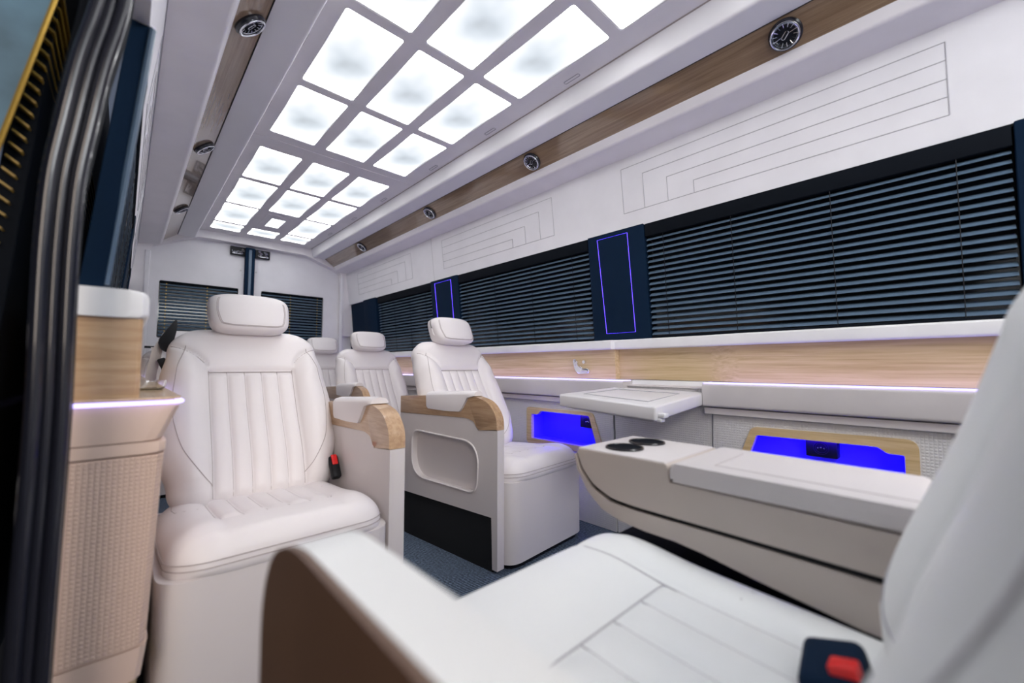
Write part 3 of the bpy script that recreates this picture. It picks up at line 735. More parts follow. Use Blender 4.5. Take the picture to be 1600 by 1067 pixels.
def make_back(parent, mat, ws=1.0, zbase=0.315, ybase=0.42, rec=26.0, HB=0.590, hd=True, x0=0.0, hoff=0.050, bend=0.02):
    ci = CI*ws
    yoke = 0.705*HB
    def W(v):
        q = v/HB
        pts = [(0, .196), (.12, .214), (.3, .240), (.5, .243), (.7, .232), (.85, .216), (1, .198)]
        w_ = pts[-1][1]
        for (a, wa), (b2, wb) in zip(pts, pts[1:]):
            if a <= q <= b2:
                t_ = (q-a)/(b2-a); t_ = t_*t_*(3-2*t_); w_ = wa+(wb-wa)*t_; break
        w_ *= ws
        rt, rb = 0.075, 0.05
        dt = HB-v
        if dt < rt: w_ -= rt-math.sqrt(max(0, rt*rt-(rt-dt)**2))
        if v < rb: w_ -= rb-math.sqrt(max(0, rb*rb-(rb-v)**2))
        return w_
    def yoke_v(c):
        a = abs(c)
        if a <= 0.5: return yoke
        return yoke + 0.17*HB*math.sqrt(min(1, (a-0.5)/0.47))
    def disp(c, u, v):
        d = 0.0
        a = abs(c); q = v/HB
        yv = yoke_v(c)
        if v < yv:
            if a < 0.5:
                f = (u/ci+1)/2*NCH; f -= math.floor(f)
                fade = min(1, (yoke-v)/0.02)*min(1, v/0.04)
                d += 0.0095*(1-abs(2*f-1)**3)*fade - 0.003
            else:
                t_ = (a-0.5)/0.5
                d += 0.034*math.sin(math.pi*min(1, t_*1.02))**0.7*min(1, max(0, (yv-v)/0.08))**0.6*min(1, 0.3+v/0.12)
        else:
            d += 0.004*min(1, (v-yv)/0.02)
        d += 0.014*math.exp(-((q-0.22)/0.18)**2) + 0.006*math.exp(-((q-0.85)/0.15)**2)
        d += gro(v-yv, 0.008, 0.006)
        if v < yoke and a > 0.48: d += gro((a-0.5)*0.25, 0.0045, 0.006)
        return d
    S, Bk, cc, vsl = pad_surface(W, HB, 0.045, 0.055, disp, ci=ci)
    a = math.radians(rec)
    up = Vector((0, math.sin(a), math.cos(a))); nr = Vector((0, -math.cos(a), math.sin(a)))
    org = Vector((x0, ybase, zbase))
    def xf(p):
        # slight backward curve at the top
        return org + Vector((p.x, 0, 0)) + up*p.y + nr*(p.z - bend*(p.y/HB)**2)
    o = link('backrest', build_pad(S, Bk, cc, vsl, xf), mat, parent, smooth=180)
    bm = bmesh.new()
    def line(cv, r_=0.0011, ex=-0.0002): add_tube(bm, [xf(S(c, v, ex)) for c, v in cv], r_, 5)
    line([(c/20*0.5, yoke) for c in range(-20, 21)], 0.0012, 0.0003)
    for s_ in (-1, 1):
        line([(s_*(0.5+0.46*(k/40)**2), yoke_v(0.5+0.46*(k/40)**2)) for k in range(41)], 0.0014, 0.0012)
        line([(s_*0.5, 0.03+(yoke-0.03)*k/30) for k in range(31)], 0.0013, 0.0006)
        line([(s_*(0.5+p.x), p.y*HB) for p in smooth_path([Vector(q) for q in ((0.28, .86, 0), (.33, .76, 0), (.355, .66, 0), (.36, .55, 0), (.345, .44, 0), (.30, .32, 0), (.22, .22, 0), (.12, .15, 0), (.0, .105, 0))], 8)], 0.0011, 0.0004)
    for k in range(1, NCH):
        c = (-0.5+k/NCH); line([(c, 0.02+(yoke-0.02)*j/30) for j in range(31)], 0.0009)
    link('stitching', bm, M['thread'] if mat is M['leather'] else M['thread_pale'], o)
    # headrest
    if hd:
        cpos = org + up*(HB+0.030) + nr*hoff
        bm = bmesh.new(); N_ = 14
        hx, hy, hz = 0.124*ws, 0.056, 0.070
        def sb(p, pw=4.2):
            r_ = (abs(p[0])**pw+abs(p[1])**pw+abs(p[2])**pw)**(-1.0/pw); return [q*r_ for q in p]
        grid = {}
        def hv(p):
            x_, y_, z_ = sb(p)
            tz = (1-z_)/2      # 0 at top, 1 at bottom
            X = hx*x_*(1.0-0.10*tz); Z = hz*z_; Yf = hy*y_
            Yf += -0.012*(1-x_*x_)*(1 if y_ < 0 else 0) - 0.016*tz + (0.028*(1-tz) if y_ < 0 else 0)
            return Vector((X, Yf, Z))
        hrot = Matrix.Rotation(math.radians(-10), 3, 'X')
        faces_ = []
        for ax in range(3):
            for sg in (-1, 1):
                g = []
                for i in range(N_+1):
                    row = []
                    for j in range(N_+1):
                        p = [0, 0, 0]; p[ax] = sg; p[(ax+1) % 3] = -1+2*i/N_; p[(ax+2) % 3] = -1+2*j/N_
                        row.append(bm.verts.new(cpos + hrot @ hv(p)))
                    g.append(row)
                for i in range(N_):
                    for j in range(N_): bm.faces.new((g[i][j], g[i+1][j], g[i+1][j+1], g[i][j+1]))
        bmesh.ops.remove_doubles(bm, verts=bm.verts, dist=1e-5)
        ho = link('headrest', bm, mat, parent, smooth=180)
        bm = bmesh.new()
        lp = [(-.86, .80), (-.93, 0), (-.86, -.72), (-.6, -.80), (0, -.82), (.6, -.80), (.86, -.72), (.93, 0), (.86, .80)]
        pts = []
        for (a0, b0), (a1, b1) in zip(lp, lp[1:]):
            for k in range(5):
                t_ = k/5; pts.append((a0+(a1-a0)*t_, b0+(b1-b0)*t_))
        add_tube(bm, [cpos + hrot @ (hv((px_, -1, pz_))+Vector((0, -0.0002, 0))) for px_, pz_ in pts], 0.0010, 5)
        add_tube(bm, [cpos + hrot @ (hv((px_*1.06, -1, pz_*1.08 if pz_ < 0.5 else pz_))+Vector((0, -0.0002, 0))) for px_, pz_ in pts], 0.0010, 5)
        link('stitching', bm, M['thread'], ho)
        bm = bmesh.new()
        for sx in (-0.05, 0.05): add_tube(bm, [org+up*(HB-0.03)+nr*0.01+Vector((sx, 0, 0)), cpos+Vector((sx, 0.01, -0.02))], 0.006, 8)
        link('headrest_post', bm, M['chrome'], parent)
    return o

def make_cushion(parent, mat, ws=1.0, dz=0.0, tilt=4.0, rc=0.075, v_s=0.135, full=False):
    ci = CI*ws*1.05; LC = 0.47
    def W(v):
        w_ = 0.2245*ws + 0.004*math.sin(math.pi*v/LC)
        r_ = rc
        if v < r_: w_ -= (r_-math.sqrt(max(0, r_*r_-(r_-v)**2)))*1.0
        if LC-v < 0.03: w_ -= 0.03-math.sqrt(max(0, 0.03**2-(0.03-(LC-v))**2))
        return w_
    def disp(c, u, v):
        a = abs(c); d = 0
        if v > v_s and a < 0.5:
            f = (u/ci+1)/2*NCH; f -= math.floor(f)
            d += 0.008*(1-abs(2*f-1)**3)*min(1, (v-v_s)/0.03) - 0.003
        if a >= 0.5: d += 0.014*math.sin(math.pi*min(1, (a-0.5)/0.5))*min(1, v/0.08)
        d += 0.010*math.exp(-((v-0.10)/0.07)**2)
        d += gro(v-v_s, 0.006, 0.004) if a < 0.5 else 0
        if (v > v_s or full) and a > 0.44: d += gro((a-0.5)*0.25, 0.0045, 0.005)
        return d
    S, Bk, cc, vsl = pad_surface(W, LC, 0.060, 0.030, disp, ci=ci, endr=0.045, nv=84)
    a = math.radians(tilt); base = Vector((0, 0.0 if full else 0.020, 0.316+dz))
    def xf(p):
        return base + Vector((p.x, p.y*math.cos(a), -p.y*math.sin(a)*0.9 + p.z + (-0.0)))
    o = link('seat_cushion', build_pad(S, Bk, cc, vsl, xf), mat, parent, smooth=180)
    bm = bmesh.new()
    def line(cv, r_=0.0011, ex=-0.0002): add_tube(bm, [xf(S(c, v, ex)) for c, v in cv], r_, 5)
    line([(c/20*0.5, v_s) for c in range(-20, 21)], 0.0013 if full else 0.0008, 0.0010 if full else -0.0002)
    for s_ in (-1, 1):
        vf = 0.012 if full else v_s
        line([(s_*0.5, vf+(LC-0.05-vf)*k/24) for k in range(25)], 0.0013 if full else 0.0011, 0.0008 if full else 0.0)
        line([(s_*(0.5+x_), v_) for x_, v_ in ((0.0, .30), (.12, .285), (.24, .29), (.32, .32), (.34, .37), (.32, .43))], 0.0008)
    for k in range(1, NCH):
        c = (-0.5+k/NCH); line([(c, v_s+(LC-0.05-v_s)*j/20) for j in range(21)], 0.0009)
    # double seam around the rim
    for lev in (0.25, 0.10):
        pts = []
        for k in range(61):
            th = math.pi*k/60
            # walk: left side back to front to right side
            t_ = k/60
            if t_ < 0.35: v = LC-0.06 - (LC-0.06-0.05)*(t_/0.35); s_ = -1; u = -W(v)
            elif t_ > 0.65: v = 0.05 + (LC-0.06-0.05)*((t_-0.65)/0.35); s_ = 1; u = W(v)
            else:
                q = (t_-0.35)/0.3; ang = math.pi*q
                u = -math.cos(ang); u = math.copysign(abs(u)**0.45, u)*W(0.05); 
                # invert W for v
                v = 0.0; lo, hi = 0.0, 0.06
                for _ in range(24):
                    mid = (lo+hi)/2
                    if W(mid) < abs(u): lo = mid
                    else: hi = mid
                v = hi
            pts.append(base + Vector((u*1.004, v*math.cos(a)-0.0008, -v*math.sin(a)*0.9+lev*0.08-0.002)))
        add_tube(bm, pts, 0.0009, 5)
    link('stitching', bm, M['thread'] if mat is M['leather'] else M['thread_pale'], o)
    return o

def make_base(parent, ws=1.0, z1=0.304, y0=0.026):
    bm = bmesh.new(); hw = 0.238*ws; y1 = 0.56
    out = round_poly([(-hw, y1), (-hw, y0), (hw, y0), (hw, y1)], [0.02, 0.065, 0.065, 0.02], 10)
    inn = round_poly([(-hw+.014, y1-.014), (-hw+.014, y0+.014), (hw-.014, y0+.014), (hw-.014, y1-.014)], [0.02, 0.056, 0.056, 0.02], 10)
    plate_holes(bm, out, [inn], 'z', 0.02, z1)
    o = link('base', bm, M['shell'], parent, smooth=40)
    bm = bmesh.new(); prism(bm, [(p[0]*0.99, p[1]) for p in inn], 'z', 0.0, z1-0.03); link('seat_box', bm, M['black'], parent)
    return o

# armrest panel outlines in the chair's y-z plane
PAN = [(0.66, 0.515), (0.215, 0.526), (0.175, 0.515), (0.155, 0.486), (0.055, 0.494), (0.055, 0.012), (0.080, 0.012), (0.085, 0.188), (0.66, 0.178)]
POCK = round_poly([(0.570, 0.450), (0.570, 0.255), (0.160, 0.255), (0.150, 0.440)], [0.05, 0.18, 0.05, 0.20], 10)
WOODCAP = round_poly([(0.66, 0.516), (0.215, 0.527), (0.175, 0.516), (0.155, 0.487), (0.055, 0.495), (0.060, 0.545), (0.10, 0.592), (0.19, 0.614), (0.66, 0.590)], [0, 0.02, 0.01, 0.01, 0, 0.04, 0.05, 0.05, 0], 5)
PTH = 0.045
def make_arm(parent, sx):
    xi = 0.240; xo = xi+(PTH if sx > 0 else 0.034)
    arm = None
    # panel: outer skin has the pocket
    bm = bmesh.new()
    a0, a1 = (xi+0.006, xo) if sx > 0 else (-xo, -xi-0.006)
    plate_holes(bm, PAN, [POCK], 'x', a0, a1)
    b0, b1 = (xi, xi+0.0065) if sx > 0 else (-xi-0.0065, -xi)
    plate_holes(bm, PAN, [], 'x', b0, b1)
    arm = link('arm_panel', bm, M['shell'], parent, smooth=35)
    bm = bmesh.new(); add_tube(bm, [((a1 if sx > 0 else a0), p[0], p[1]) for p in POCK], 0.004, 8, closed=True); link('pocket_rim', bm, M['shell'], arm)
    bm = bmesh.new(); c0, c1 = sorted((sx*(xi+0.012), sx*(xo-0.006)))
    prism(bm, [(0.655, 0.0), (0.655, 0.183), (0.085, 0.193), (0.085, 0.0)], 'x', c0, c1); link('kick_panel', bm, M['kick'], parent)
    bm = bmesh.new(); c0, c1 = sorted((sx*(xi-0.002), sx*(xo+0.002)))
    prism(bm, WOODCAP, 'x', c0, c1, 0.003, 2); link('wood_cap', bm, M['oak_x'], parent, smooth=35)
    # saddle pad over the top
    bm = bmesh.new(); o_ = 0.012
    ya, yb = 0.155, 0.47
    def sec(y_, drop, oo):
        zt = 0.617 if y_ < 0.2 else 0.617-(y_-0.2)*0.053
        lo = zt-drop
        e = xi-0.002-oo; f = xo+0.002+oo
        return [(e, lo), (e-0.002, zt-0.004), (e+0.006, zt+0.008), ((e+f)/2, zt+0.013), (f-0.006, zt+0.008), (f+0.002, zt-0.004), (f, lo)]
    stations = [(0.170, 0.006, 0.003), (0.178, 0.008, 0.008), (0.205, 0.014, 0.009), (0.235, 0.052, 0.009), (0.250, 0.066, 0.009), (0.34, 0.064, 0.008), (0.45, 0.056, 0.006), (0.465, 0.046, 0.003)]
    rings = []
    for y_, dr, oo in stations:
        s = sec(y_, dr, oo)
        rings.append([bm.verts.new((sx*p[0], y_, p[1])) for p in s])
    for i in range(len(rings)-1):
        for k in range(6): bm.faces.new((rings[i][k], rings[i][k+1], rings[i+1][k+1], rings[i+1][k]))
        bm.faces.new((rings[i][6], rings[i][0], rings[i+1][0], rings[i+1][6]))
    bm.faces.new(rings[0]); bm.faces.new(rings[-1][::-1])
    link('arm_pad', bm, M['leather'], parent, smooth=50)
def make_buckle(parent, sx, x_=0.215, y_=0.385, z_=0.395, s=1.0, rot=None):
    bm = bmesh.new()
    mt = rot or (Matrix.Rotation(math.radians(-35), 3, 'X'))
    add_box(bm, (sx*x_, y_, z_), (0.028*s, 0.024*s, 0.075*s), 0.006*s, 3, mt); bk = link('belt_buckle', bm, M['black'], parent)
    bm = bmesh.new(); add_box(bm, Vector((sx*x_, y_, z_)) + mt @ Vector((0, -0.009*s, 0.022*s)), (0.018*s, 0.012*s, 0.034*s), 0.003*s, 2, mt); link('release_button', bm, M['red'], bk)
    return bk
def make_chair(label, arms, loc, rz, group, buckle=None):
    t = thing('captain_seat', label, 'seat', loc, rz, group)
    make_cushion(t, M['leather']); make_back(t, M['leather'], x0=0.012 if 1 in arms else 0.0); make_base(t)
    for sx in arms: make_arm(t, sx)
    if buckle: make_buckle(t, buckle)
    return t
G = 'cream captain seats facing forward'
c1 = make_chair('cream leather captain seat nearest the door, red belt buckle beside its cushion', [1], (0.300, 1.010, 0), 0, G, 1)
c2 = make_chair('cream leather seat with an oak-capped pocketed side panel beside the lit wall niche', [-1], (1.253, 1.090, 0), math.radians(5), G)
c3 = copy_tree(c2); c3.location = (1.250, 2.170, 0); c3.rotation_euler = (0, 0, 0)
c3['label'] = 'cream leather seat by the window, directly behind the pocketed seat'
c4 = make_chair('cream leather rear bench seat at the left, mostly hidden behind the nearest seat', [], (0.30, 2.98, 0), 0, G)
c5 = copy_tree(c4); c5.location = (1.215, 2.98, 0); c5['label'] = 'cream leather rear bench seat at the right, only its headrest showing'

# seat belt at the left shoulder of the nearest seat
t = thing('seat_belt', 'cream seat belt with a black shoulder guide beside the nearest seat backrest', 'seat belt', (0.07, 1.68, 0.5))
bm = bmesh.new()
def ribbon(bm, pts, wv_, th=0.0015):
    rings = []
    for i, p in enumerate(pts):
        p = Vector(p); ww = Vector(wv_[i] if isinstance(wv_[0], (list, tuple)) else wv_)
        rings.append([bm.verts.new(q) for q in (p-ww+Vector((0, -th, 0)), p+ww+Vector((0, -th, 0)), p+ww+Vector((0, th, 0)), p-ww+Vector((0, th, 0)))])
    for i in range(len(rings)-1):
        for k in range(4): bm.faces.new((rings[i][k], rings[i][(k+1) % 4], rings[i+1][(k+1) % 4], rings[i+1][k]))
    bm.faces.new(rings[0]); bm.faces.new(rings[-1][::-1])
ribbon(bm, [(0.030, 0, 0.325), (0.005, 0, 0.27), (-0.006, 0, 0.20), (-0.012, 0.02, 0.08), (-0.014, 0.03, -0.10)], (0.013, 0.012, 0))
link('webbing', bm, M['belt'], t)
bm = bmesh.new(); prism(bm, round_poly([(0.048, 0.372), (0.030, 0.345), (0.004, 0.300), (0.012, 0.275), (0.028, 0.262), (0.042, 0.295), (0.050, 0.340)], 0.01, 4), 'y', -0.014, 0.004, 0.003)
link('shoulder_guide', bm, M['black'], t)
bm = bmesh.new(); add_box(bm, (0.022, -0.01, 0.225), (0.020, 0.016, 0.045), 0.004, 2, Matrix.Rotation(-0.4, 3, 'Y')); link('tongue', bm, M['black'], t)
t = thing('seat_belt', 'cream seat belt with a dark buckle running down the left rear bench seat', 'seat belt', (0.12, 3.47, 0.60))
bm = bmesh.new(); ribbon(bm, [(0.03, 0.08, 0.25), (0.035, 0.03, 0.20), (0.03, 0.0, 0.05), (0.035, -0.04, -0.10)], (0.024, 0, 0)); link('webbing', bm, M['belt'], t)
bm = bmesh.new(); add_box(bm, (0.0, 0.085, 0.247), (0.05, 0.02, 0.014), 0.004); link('top_guide', bm, M['black'], t)
bm = bmesh.new(); add_box(bm, (0.035, -0.032, -0.02), (0.036, 0.014, 0.026), 0.004); link('buckle', bm, M['black'], t)

# ------------------------------------------------------------------ foreground seat, facing the rear
t = thing('lounge_seat', 'large white leather foreground seat facing the rear, black buckle on its cushion', 'seat', (0.437, 0.505, 0.0), math.pi)
WS = 1.20
make_cushion(t, M['leather_white'], 1.35, dz=0.033, tilt=3.5, rc=0.030, v_s=0.19, full=True)
make_back(t, M['leather_white'], 1.10, zbase=0.36, ybase=0.489, rec=16.7, HB=0.60, hoff=-0.02, bend=0.006)
bm = bmesh.new(); hw = 0.28
plate_holes(bm, round_poly([(-hw, 0.58), (-hw, 0.04), (hw, 0.04), (hw, 0.58)], [0.02, 0.05, 0.05, 0.02], 6), [], 'z', 0.0, 0.325); link('base', bm, M['shell'], t, smooth=40)
bm = bmesh.new(); add_box(bm, (-0.392, 0.27, 0.186), (0.15, 0.54, 0.372), 0.003); link('dark_gap_filler', bm, M['matte_black'], t)  # matte black box added so the gap below the armrest reads dark
# arm (world x .098 .. .145 -> local x = .437 - x)
ARM = [(0.372, -0.142), (0.398, -0.158), (0.416, -0.185), (0.425, -0.216), (0.423, -0.27), (0.420, -0.45), (0.418, -H+0.004), (-0.10, -H+0.004), (-0.10, -0.135), (0.335, -0.133)]
ARMl = [(0.505-y_, z_+H) for y_, z_ in ARM]
ARMl = round_poly(ARMl, [0.02, 0.02, 0.02, 0.02, 0.02, 0, 0, 0, 0.02, 0.03], 4)
bm = bmesh.new(); prism(bm, ARMl, 'x', 0.437-0.147, 0.437-0.103, 0.004, 3); link('arm_panel', bm, M['leather_white'], t, smooth=40)
bm = bmesh.new(); prism(bm, ARMl, 'x', 0.437-0.1035, 0.437-0.097, 0.002, 2); outer = link('arm_outer_face', bm, M['brown'], t, smooth=40)  # outer face of the arm, coloured dark brown
bm = bmesh.new(); p = round_poly([(0.140, 0.445), (0.140, 0.20), (0.52, 0.20), (0.52, 0.50), (0.19, 0.50)], [0.02, 0.05, 0.05, 0.05, 0.06], 6)
add_tube(bm, [(0.437-0.0965, a, b_) for a, b_ in p], 0.003, 6, closed=True); link('pocket_groove', bm, M['black'], outer)
mt = Matrix.Rotation(math.radians(-62), 3, 'X')
bm = bmesh.new()
# buckle lying on the cushion (world about x .55, y .10)
add_box(bm, (0.437-0.540, 0.505-0.098, 0.404), (0.086, 0.056, 0.044), 0.010, 4, Matrix.Rotation(math.radians(8), 3, 'Z') @ Matrix.Rotation(math.radians(15), 3, 'X'))
bk = link('belt_buckle', bm, M['navy'], t)
bm = bmesh.new(); add_box(bm, (0.437-0.518, 0.505-0.088, 0.430), (0.022, 0.024, 0.014), 0.003, 2, Matrix.Rotation(math.radians(15), 3, 'X')); link('release_button', bm, M['red'], bk)

# centre armrest with cup holders
t = thing('centre_armrest', 'long tan folding armrest with two cup holders beside the foreground seat', 'armrest', (0.80, 0.25, 0.40))
def W2(poly): return [(a-0.25, b_+H-0.40) for a, b_ in poly]
XA, XB = 0.700-0.80, 0.915-0.80
upper = round_poly(W2([(0.553, -0.170), (0.538, -0.208), (0.510, -0.236), (0.470, -0.2535), (0.42, -0.257), (0.25, -0.259), (0.04, -0.262), (0.04, -0.205), (0.352, -0.200), (0.356, -0.170)]), [0.006, 0.01, 0.01, 0.02, 0.02, 0, 0, 0.002, 0.004, 0.004], 4)
bm = bmesh.new(); prism(bm, upper, 'x', XA, XB); bmesh.ops.triangulate(bm, faces=[f for f in bm.faces if len(f.verts) > 4]); body = link('armrest_body', bm, M['tan_shell'], t, smooth=35)
shell = round_poly(W2([(0.560, -0.182), (0.552, -0.212), (0.525, -0.252), (0.493, -0.278), (0.450, -0.291), (0.40, -0.296), (0.345, -0.297), (0.30, -0.302), (0.22, -0.316), (0.097, -0.334), (0.03, -0.338), (0.03, -0.272), (0.25, -0.2665), (0.42, -0.2645), (0.474, -0.261), (0.517, -0.242), (0.546, -0.211), (0.557, -0.180)]), [0.002]*18, 2)
bm = bmesh.new(); prism(bm, shell, 'x', XA, XB); bmesh.ops.triangulate(bm, faces=[f for f in bm.faces if len(f.verts) > 4]); link('lower_shell', bm, M['tan_shell'], t, smooth=35)
core = W2([(0.550, -0.180), (0.535, -0.214), (0.508, -0.245), (0.45, -0.262), (0.04, -0.274), (0.04, -0.25), (0.42, -0.245), (0.52, -0.20)])
bm = bmesh.new(); prism(bm, core, 'x', XA+0.006, XB-0.006); bmesh.ops.triangulate(bm, faces=[f for f in bm.faces if len(f.verts) > 4]); link('dark_gap', bm, M['black'], t)
lid = round_poly(W2([(0.350, -0.166), (0.349, -0.1975), (0.035, -0.2025), (0.035, -0.170)]), [0.010, 0.004, 0, 0.01], 4)
bm = bmesh.new(); prism(bm, lid, 'x', XA-0.002, XB+0.002, 0.006, 3); ld = link('padded_lid', bm, M['shell'], t, smooth=40)
bm = bmesh.new(); add_tube(bm, [(XA+0.04, 0.29-0.25, H-0.40-0.1670), (XA+0.04, 0.04-0.25, H-0.40-0.1702)], 0.0011, 6); add_tube(bm, [(XA+0.04, 0.29-0.25, H-0.40-0.1670), (XB-0.04, 0.29-0.25, H-0.40-0.1670)], 0.0009, 6); link('seam', bm, M['thread'], ld)
bm = bmesh.new(); add_box(bm, ((XA+XB)/2, 0.455-0.25, H-0.40-0.1695), (XB-XA-0.004, 0.190, 0.005), 0.002, 2); link('holder_plate', bm, M['shell'], t)
for cx, cy in ((0.762, 0.478), (0.852, 0.478)):
    c_ = Vector((cx-0.80, cy-0.25, H-0.40-0.1665))
    bm = bmesh.new(); n_ = 32; rings = []
    for r_, h_ in ((0.0385, 0.0), (0.037, 0.0022), (0.034, 0.0018), (0.0335, 0.0008), (0.031, 0.0006), (0.030, 0.0004)):
        rings.append([bm.verts.new(c_+Vector((r_*math.cos(2*math.pi*k/n_), r_*math.sin(2*math.pi*k/n_), h_))) for k in range(n_)])
    for i in range(len(rings)-1):
        for k in range(n_): bm.faces.new((rings[i][k], rings[i][(k+1) % n_], rings[i+1][(k+1) % n_], rings[i+1][k]))
    bm.faces.new(rings[-1]); ch = link('cup_holder', bm, M['matte_black'], t, smooth=40)
    bm = bmesh.new(); add_tube(bm, [c_+Vector((0.037*math.cos(2*math.pi*k/n_), 0.037*math.sin(2*math.pi*k/n_), 0.002)) for k in range(n_)], 0.0014, 6, closed=True); link('holder_ring', bm, M['gloss_black'], ch)

# ------------------------------------------------------------------ glass cup on the left ledge
bm = bmesh.new(); n_ = 28; prof = [(0.0, 0.003), (0.022, 0.003), (0.027, 0.008), (0.029, 0.022), (0.031, 0.022), (0.029, 0.006), (0.023, 0.0), (0.0, 0.0)]
rings = []
for r_, h_ in prof:
    rings.append([bm.verts.new((r_*math.cos(2*math.pi*k/n_) if r_ else 0, r_*math.sin(2*math.pi*k/n_) if r_ else 0, h_)) for k in range(n_)] if r_ else [bm.verts.new((0, 0, h_))])
for i in range(len(rings)-1):
    a, b_ = rings[i], rings[i+1]
    for k in range(n_):
        if len(a) == 1: bm.faces.new((a[0], b_[k], b_[(k+1) % n_]))
        elif len(b_) == 1: bm.faces.new((a[k], b_[0], a[(k+1) % n_]))
        else: bm.faces.new((a[k], a[(k+1) % n_], b_[(k+1) % n_], b_[k]))
m, nt, b = new_mat('clear_glass'); M['glass'] = m
b.inputs['Base Color'].default_value = (0.97, 0.98, 1, 1); b.inputs['Roughness'].default_value = 0.02; b.inputs['Transmission Weight'].default_value = 1.0; b.inputs['IOR'].default_value = 1.45
g = link('glass_cup', bm, M['glass'], None, smooth=50); g.location = (0.048, 1.30, H-0.0538)
tag(g, 'small clear glass standing on the lit ledge beside the nearest seat', 'glass')

# ------------------------------------------------------------------ door frame and rubber seal at the left, plus what stands outside
def seal_path(pts, y_): return [Vector((x_, y_, z_+H)) for x_, z_ in pts]
YS = 0.80
right_edge = [(0.006, 0.80), (-0.0088, 0.596), (-0.0132, 0.534), (-0.0183, 0.491), (-0.0305, 0.418), (-0.0408, 0.33), (-0.0487, 0.254), (-0.0512, 0.174), (-0.0512, 0.105), (-0.05, 0.011), (-0.0493, -0.056), (-0.0497, -0.139), (-0.0508, -0.228), (-0.0525, -0.397), (-0.054, -0.70)]
frame_t = thing('door_frame', 'glossy black door frame with ribbed rubber seal at the left picture edge', 'door frame', (0, 0, 0))
def off(pts, d): return [(a-d, b_) for a, b_ in pts]
def frame_strip(name, d0, d1, y0, y1, mat, parent, w0=None):
    """solid strip between offsets d0..d1 left of the right edge"""
    path = smooth_path([Vector((a, b_, 0)) for a, b_ in right_edge])
    bm = bmesh.new(); rings = []
    for p in path:
        f = 1.0 + 0.10*max(-1, min(1, p.y/0.5)) if False else 1.0
        rings.append([bm.verts.new((p.x-d0, y0, p.y+H)), bm.verts.new((p.x-d1, y0, p.y+H)), bm.verts.new((p.x-d1, y1, p.y+H)), bm.verts.new((p.x-d0, y1, p.y+H))])
    for i in range(len(rings)-1):
        for k in range(4): bm.faces.new((rings[i][k], rings[i][(k+1) % 4], rings[i+1][(k+1) % 4], rings[i+1][k]))
    bm.faces.new(rings[0]); bm.faces.new(rings[-1][::-1])
    return link(name, bm, mat, parent)
bm = bmesh.new()
left_edge = [(-0.094, -0.70), (-0.090, 0.0), (-0.089, 0.14), (-0.084, 0.34), (-0.063, 0.52), (-0.050, 0.80)]
def lx(z_):
    for (xa, za), (xb, zb) in zip(left_edge, left_edge[1:]):
        if za <= z_ <= zb: return xa+(xb-xa)*(z_-za)/(zb-za)
rings = [[bm.verts.new((x_, y_, b_+H)) for x_, y_ in ((a, YS+0.012), (lx(b_), YS+0.012), (lx(b_), YS+0.06), (a, YS+0.06))] for a, b_ in right_edge]
for i in range(len(rings)-1):
    for k in range(4): bm.faces.new((rings[i][k], rings[i][(k+1) % 4], rings[i+1][(k+1) % 4], rings[i+1][k]))
bm.faces.new(rings[0]); bm.faces.new(rings[-1][::-1])
link('frame_body', bm, M['matte_black'], frame_t, smooth=0)
def seal_tube(name, d, r_, mat, dy=0.0, flat=1.0):
    path = smooth_path([Vector((a-d, YS+dy, b_+H)) for a, b_ in right_edge])
    bm = bmesh.new(); add_tube(bm, path, r_, 12, flat=flat); return link(name, bm, mat, frame_t, smooth=60)
seal_tube('rubber_seal', 0.006, 0.0075, M['gloss_black'], 0.004)
seal_tube('rubber_seal', 0.019, 0.006, M['gloss_black'], 0.004)
seal_tube('rubber_seal', 0.031, 0.0085, M['gloss_black'], 0.0)
bm = bmesh.new()
for p in ((-0.075, -0.02+0.0), (-0.083, -0.12), (-0.070, 0.18)):
    add_box(bm, (p[0]-0.0, YS+0.010, p[1]+H), (0.010, 0.004, 0.016), 0.002)
link('rivet', bm, M['console'], frame_t)

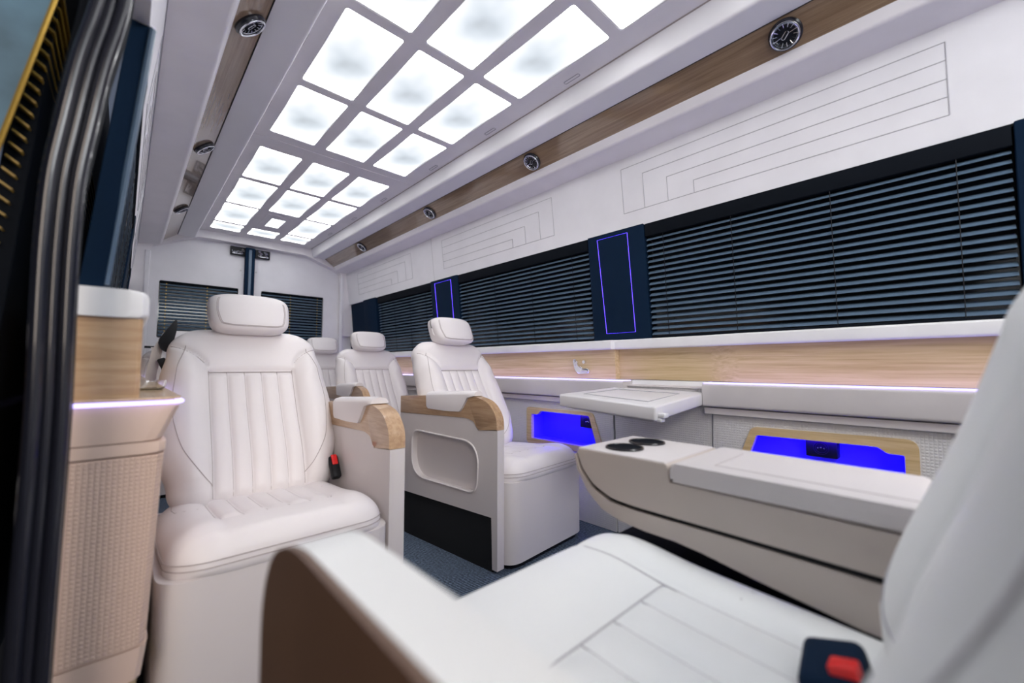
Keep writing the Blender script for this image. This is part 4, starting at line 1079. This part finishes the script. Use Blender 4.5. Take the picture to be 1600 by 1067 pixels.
# the open sliding door parked along the outside, with its own blind, sill and panel
door = thing('sliding_door', 'open sliding door outside at the far left with slats in a gold-lit colour and blue-grey glass', 'door', (0, 0, 0))
def dx_(zr): return -0.165 + max(0, zr-0.05)*0.12       # leans in towards the roof
def door_slab(name, y0, y1, z0, z1, dx, th, mat, bev=0.002, parent=None):
    bm = bmesh.new(); prism(bm, [(dx_(z0)+dx, z0+H), (dx_(z1)+dx, z1+H), (dx_(z1)+dx-th, z1+H), (dx_(z0)+dx-th, z0+H)], 'y', y0, y1, bev)
    return link(name, bm, mat, parent or door)
door_slab('door_skin', 0.98, 2.30, -0.66, 0.95, -0.02, 0.03, M['matte_black'])
bm = bmesh.new(); k = 0; z_ = 0.19
while z_ < 0.62:
    xx_ = dx_(z_)
    prism(bm, [(xx_+0.004, z_+H-0.005), (xx_-0.010, z_+H+0.006), (xx_-0.009, z_+H+0.0075), (xx_+0.005, z_+H-0.0035)], 'y', 0.965, 2.2); z_ += 0.0205
link('blind_slats', bm, M['goldlit_slat'], door)
door_slab('window_sill', 0.90, 2.25, 0.028, 0.062, 0.012, 0.03, M['white'])
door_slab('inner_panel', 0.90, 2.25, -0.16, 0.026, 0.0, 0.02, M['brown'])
bm = bmesh.new(); prism(bm, [(dx_(-.012)+0.003, H-0.015), (dx_(-.012)+0.003, H-0.009), (dx_(-.012)-0.01, H-0.009), (dx_(-.012)-0.01, H-0.015)], 'y', 0.9, 2.25); link('gold_strip', bm, M['gold'], door)
bm = bmesh.new()
add_tube(bm, [(-0.149, 0.945, H+0.31), (-0.102, 0.945, H+0.575), (-0.067, 0.945, H+0.86)], 0.0035, 6); link('gold_edge', bm, M['gold'], door)
bm = bmesh.new()
prism(bm, [(-0.215, 0.31+H), (-0.150, 0.31+H), (-0.103, 0.575+H), (-0.068, 0.86+H), (-0.215, 0.86+H)], 'y', 0.945, 0.96, 0.002); link('side_glass', bm, M['blueglass'], door)
for z_ in (0.20, 0.13, 0.05, 0.235):
    bm = bmesh.new(); add_box(bm, (dx_(z_)+0.012, 1.10+z_, z_+H), (0.004, 0.006, 0.004), 0.001); link('amber_light', bm, M['led_amber'], door)
bm = bmesh.new(); prism(bm, round_poly([(-0.165, -0.17+H), (-0.128, -0.155+H), (-0.132, -0.215+H), (-0.165, -0.235+H)], 0.008, 3), 'y', 0.93, 0.94, 0.002); gp = link('grab_plate', bm, M['white'], door)
bm = bmesh.new(); add_tube(bm, [(-0.16, 0.926, H-0.195), (-0.130, 0.926, H-0.183)], 0.003, 6); link('gold_line', bm, M['gold'], gp)

# surroundings of the vehicle: dark garage
bm = bmesh.new(); add_box(bm, (-3.2, 1.0, 1.0), (0.1, 9, 4)); struct(link('wall_garage', bm, M['garage']))
bm = bmesh.new(); add_box(bm, (-1.65, 1.0, -0.45), (3.2, 9, 0.06)); struct(link('floor_garage', bm, M['asphalt']))
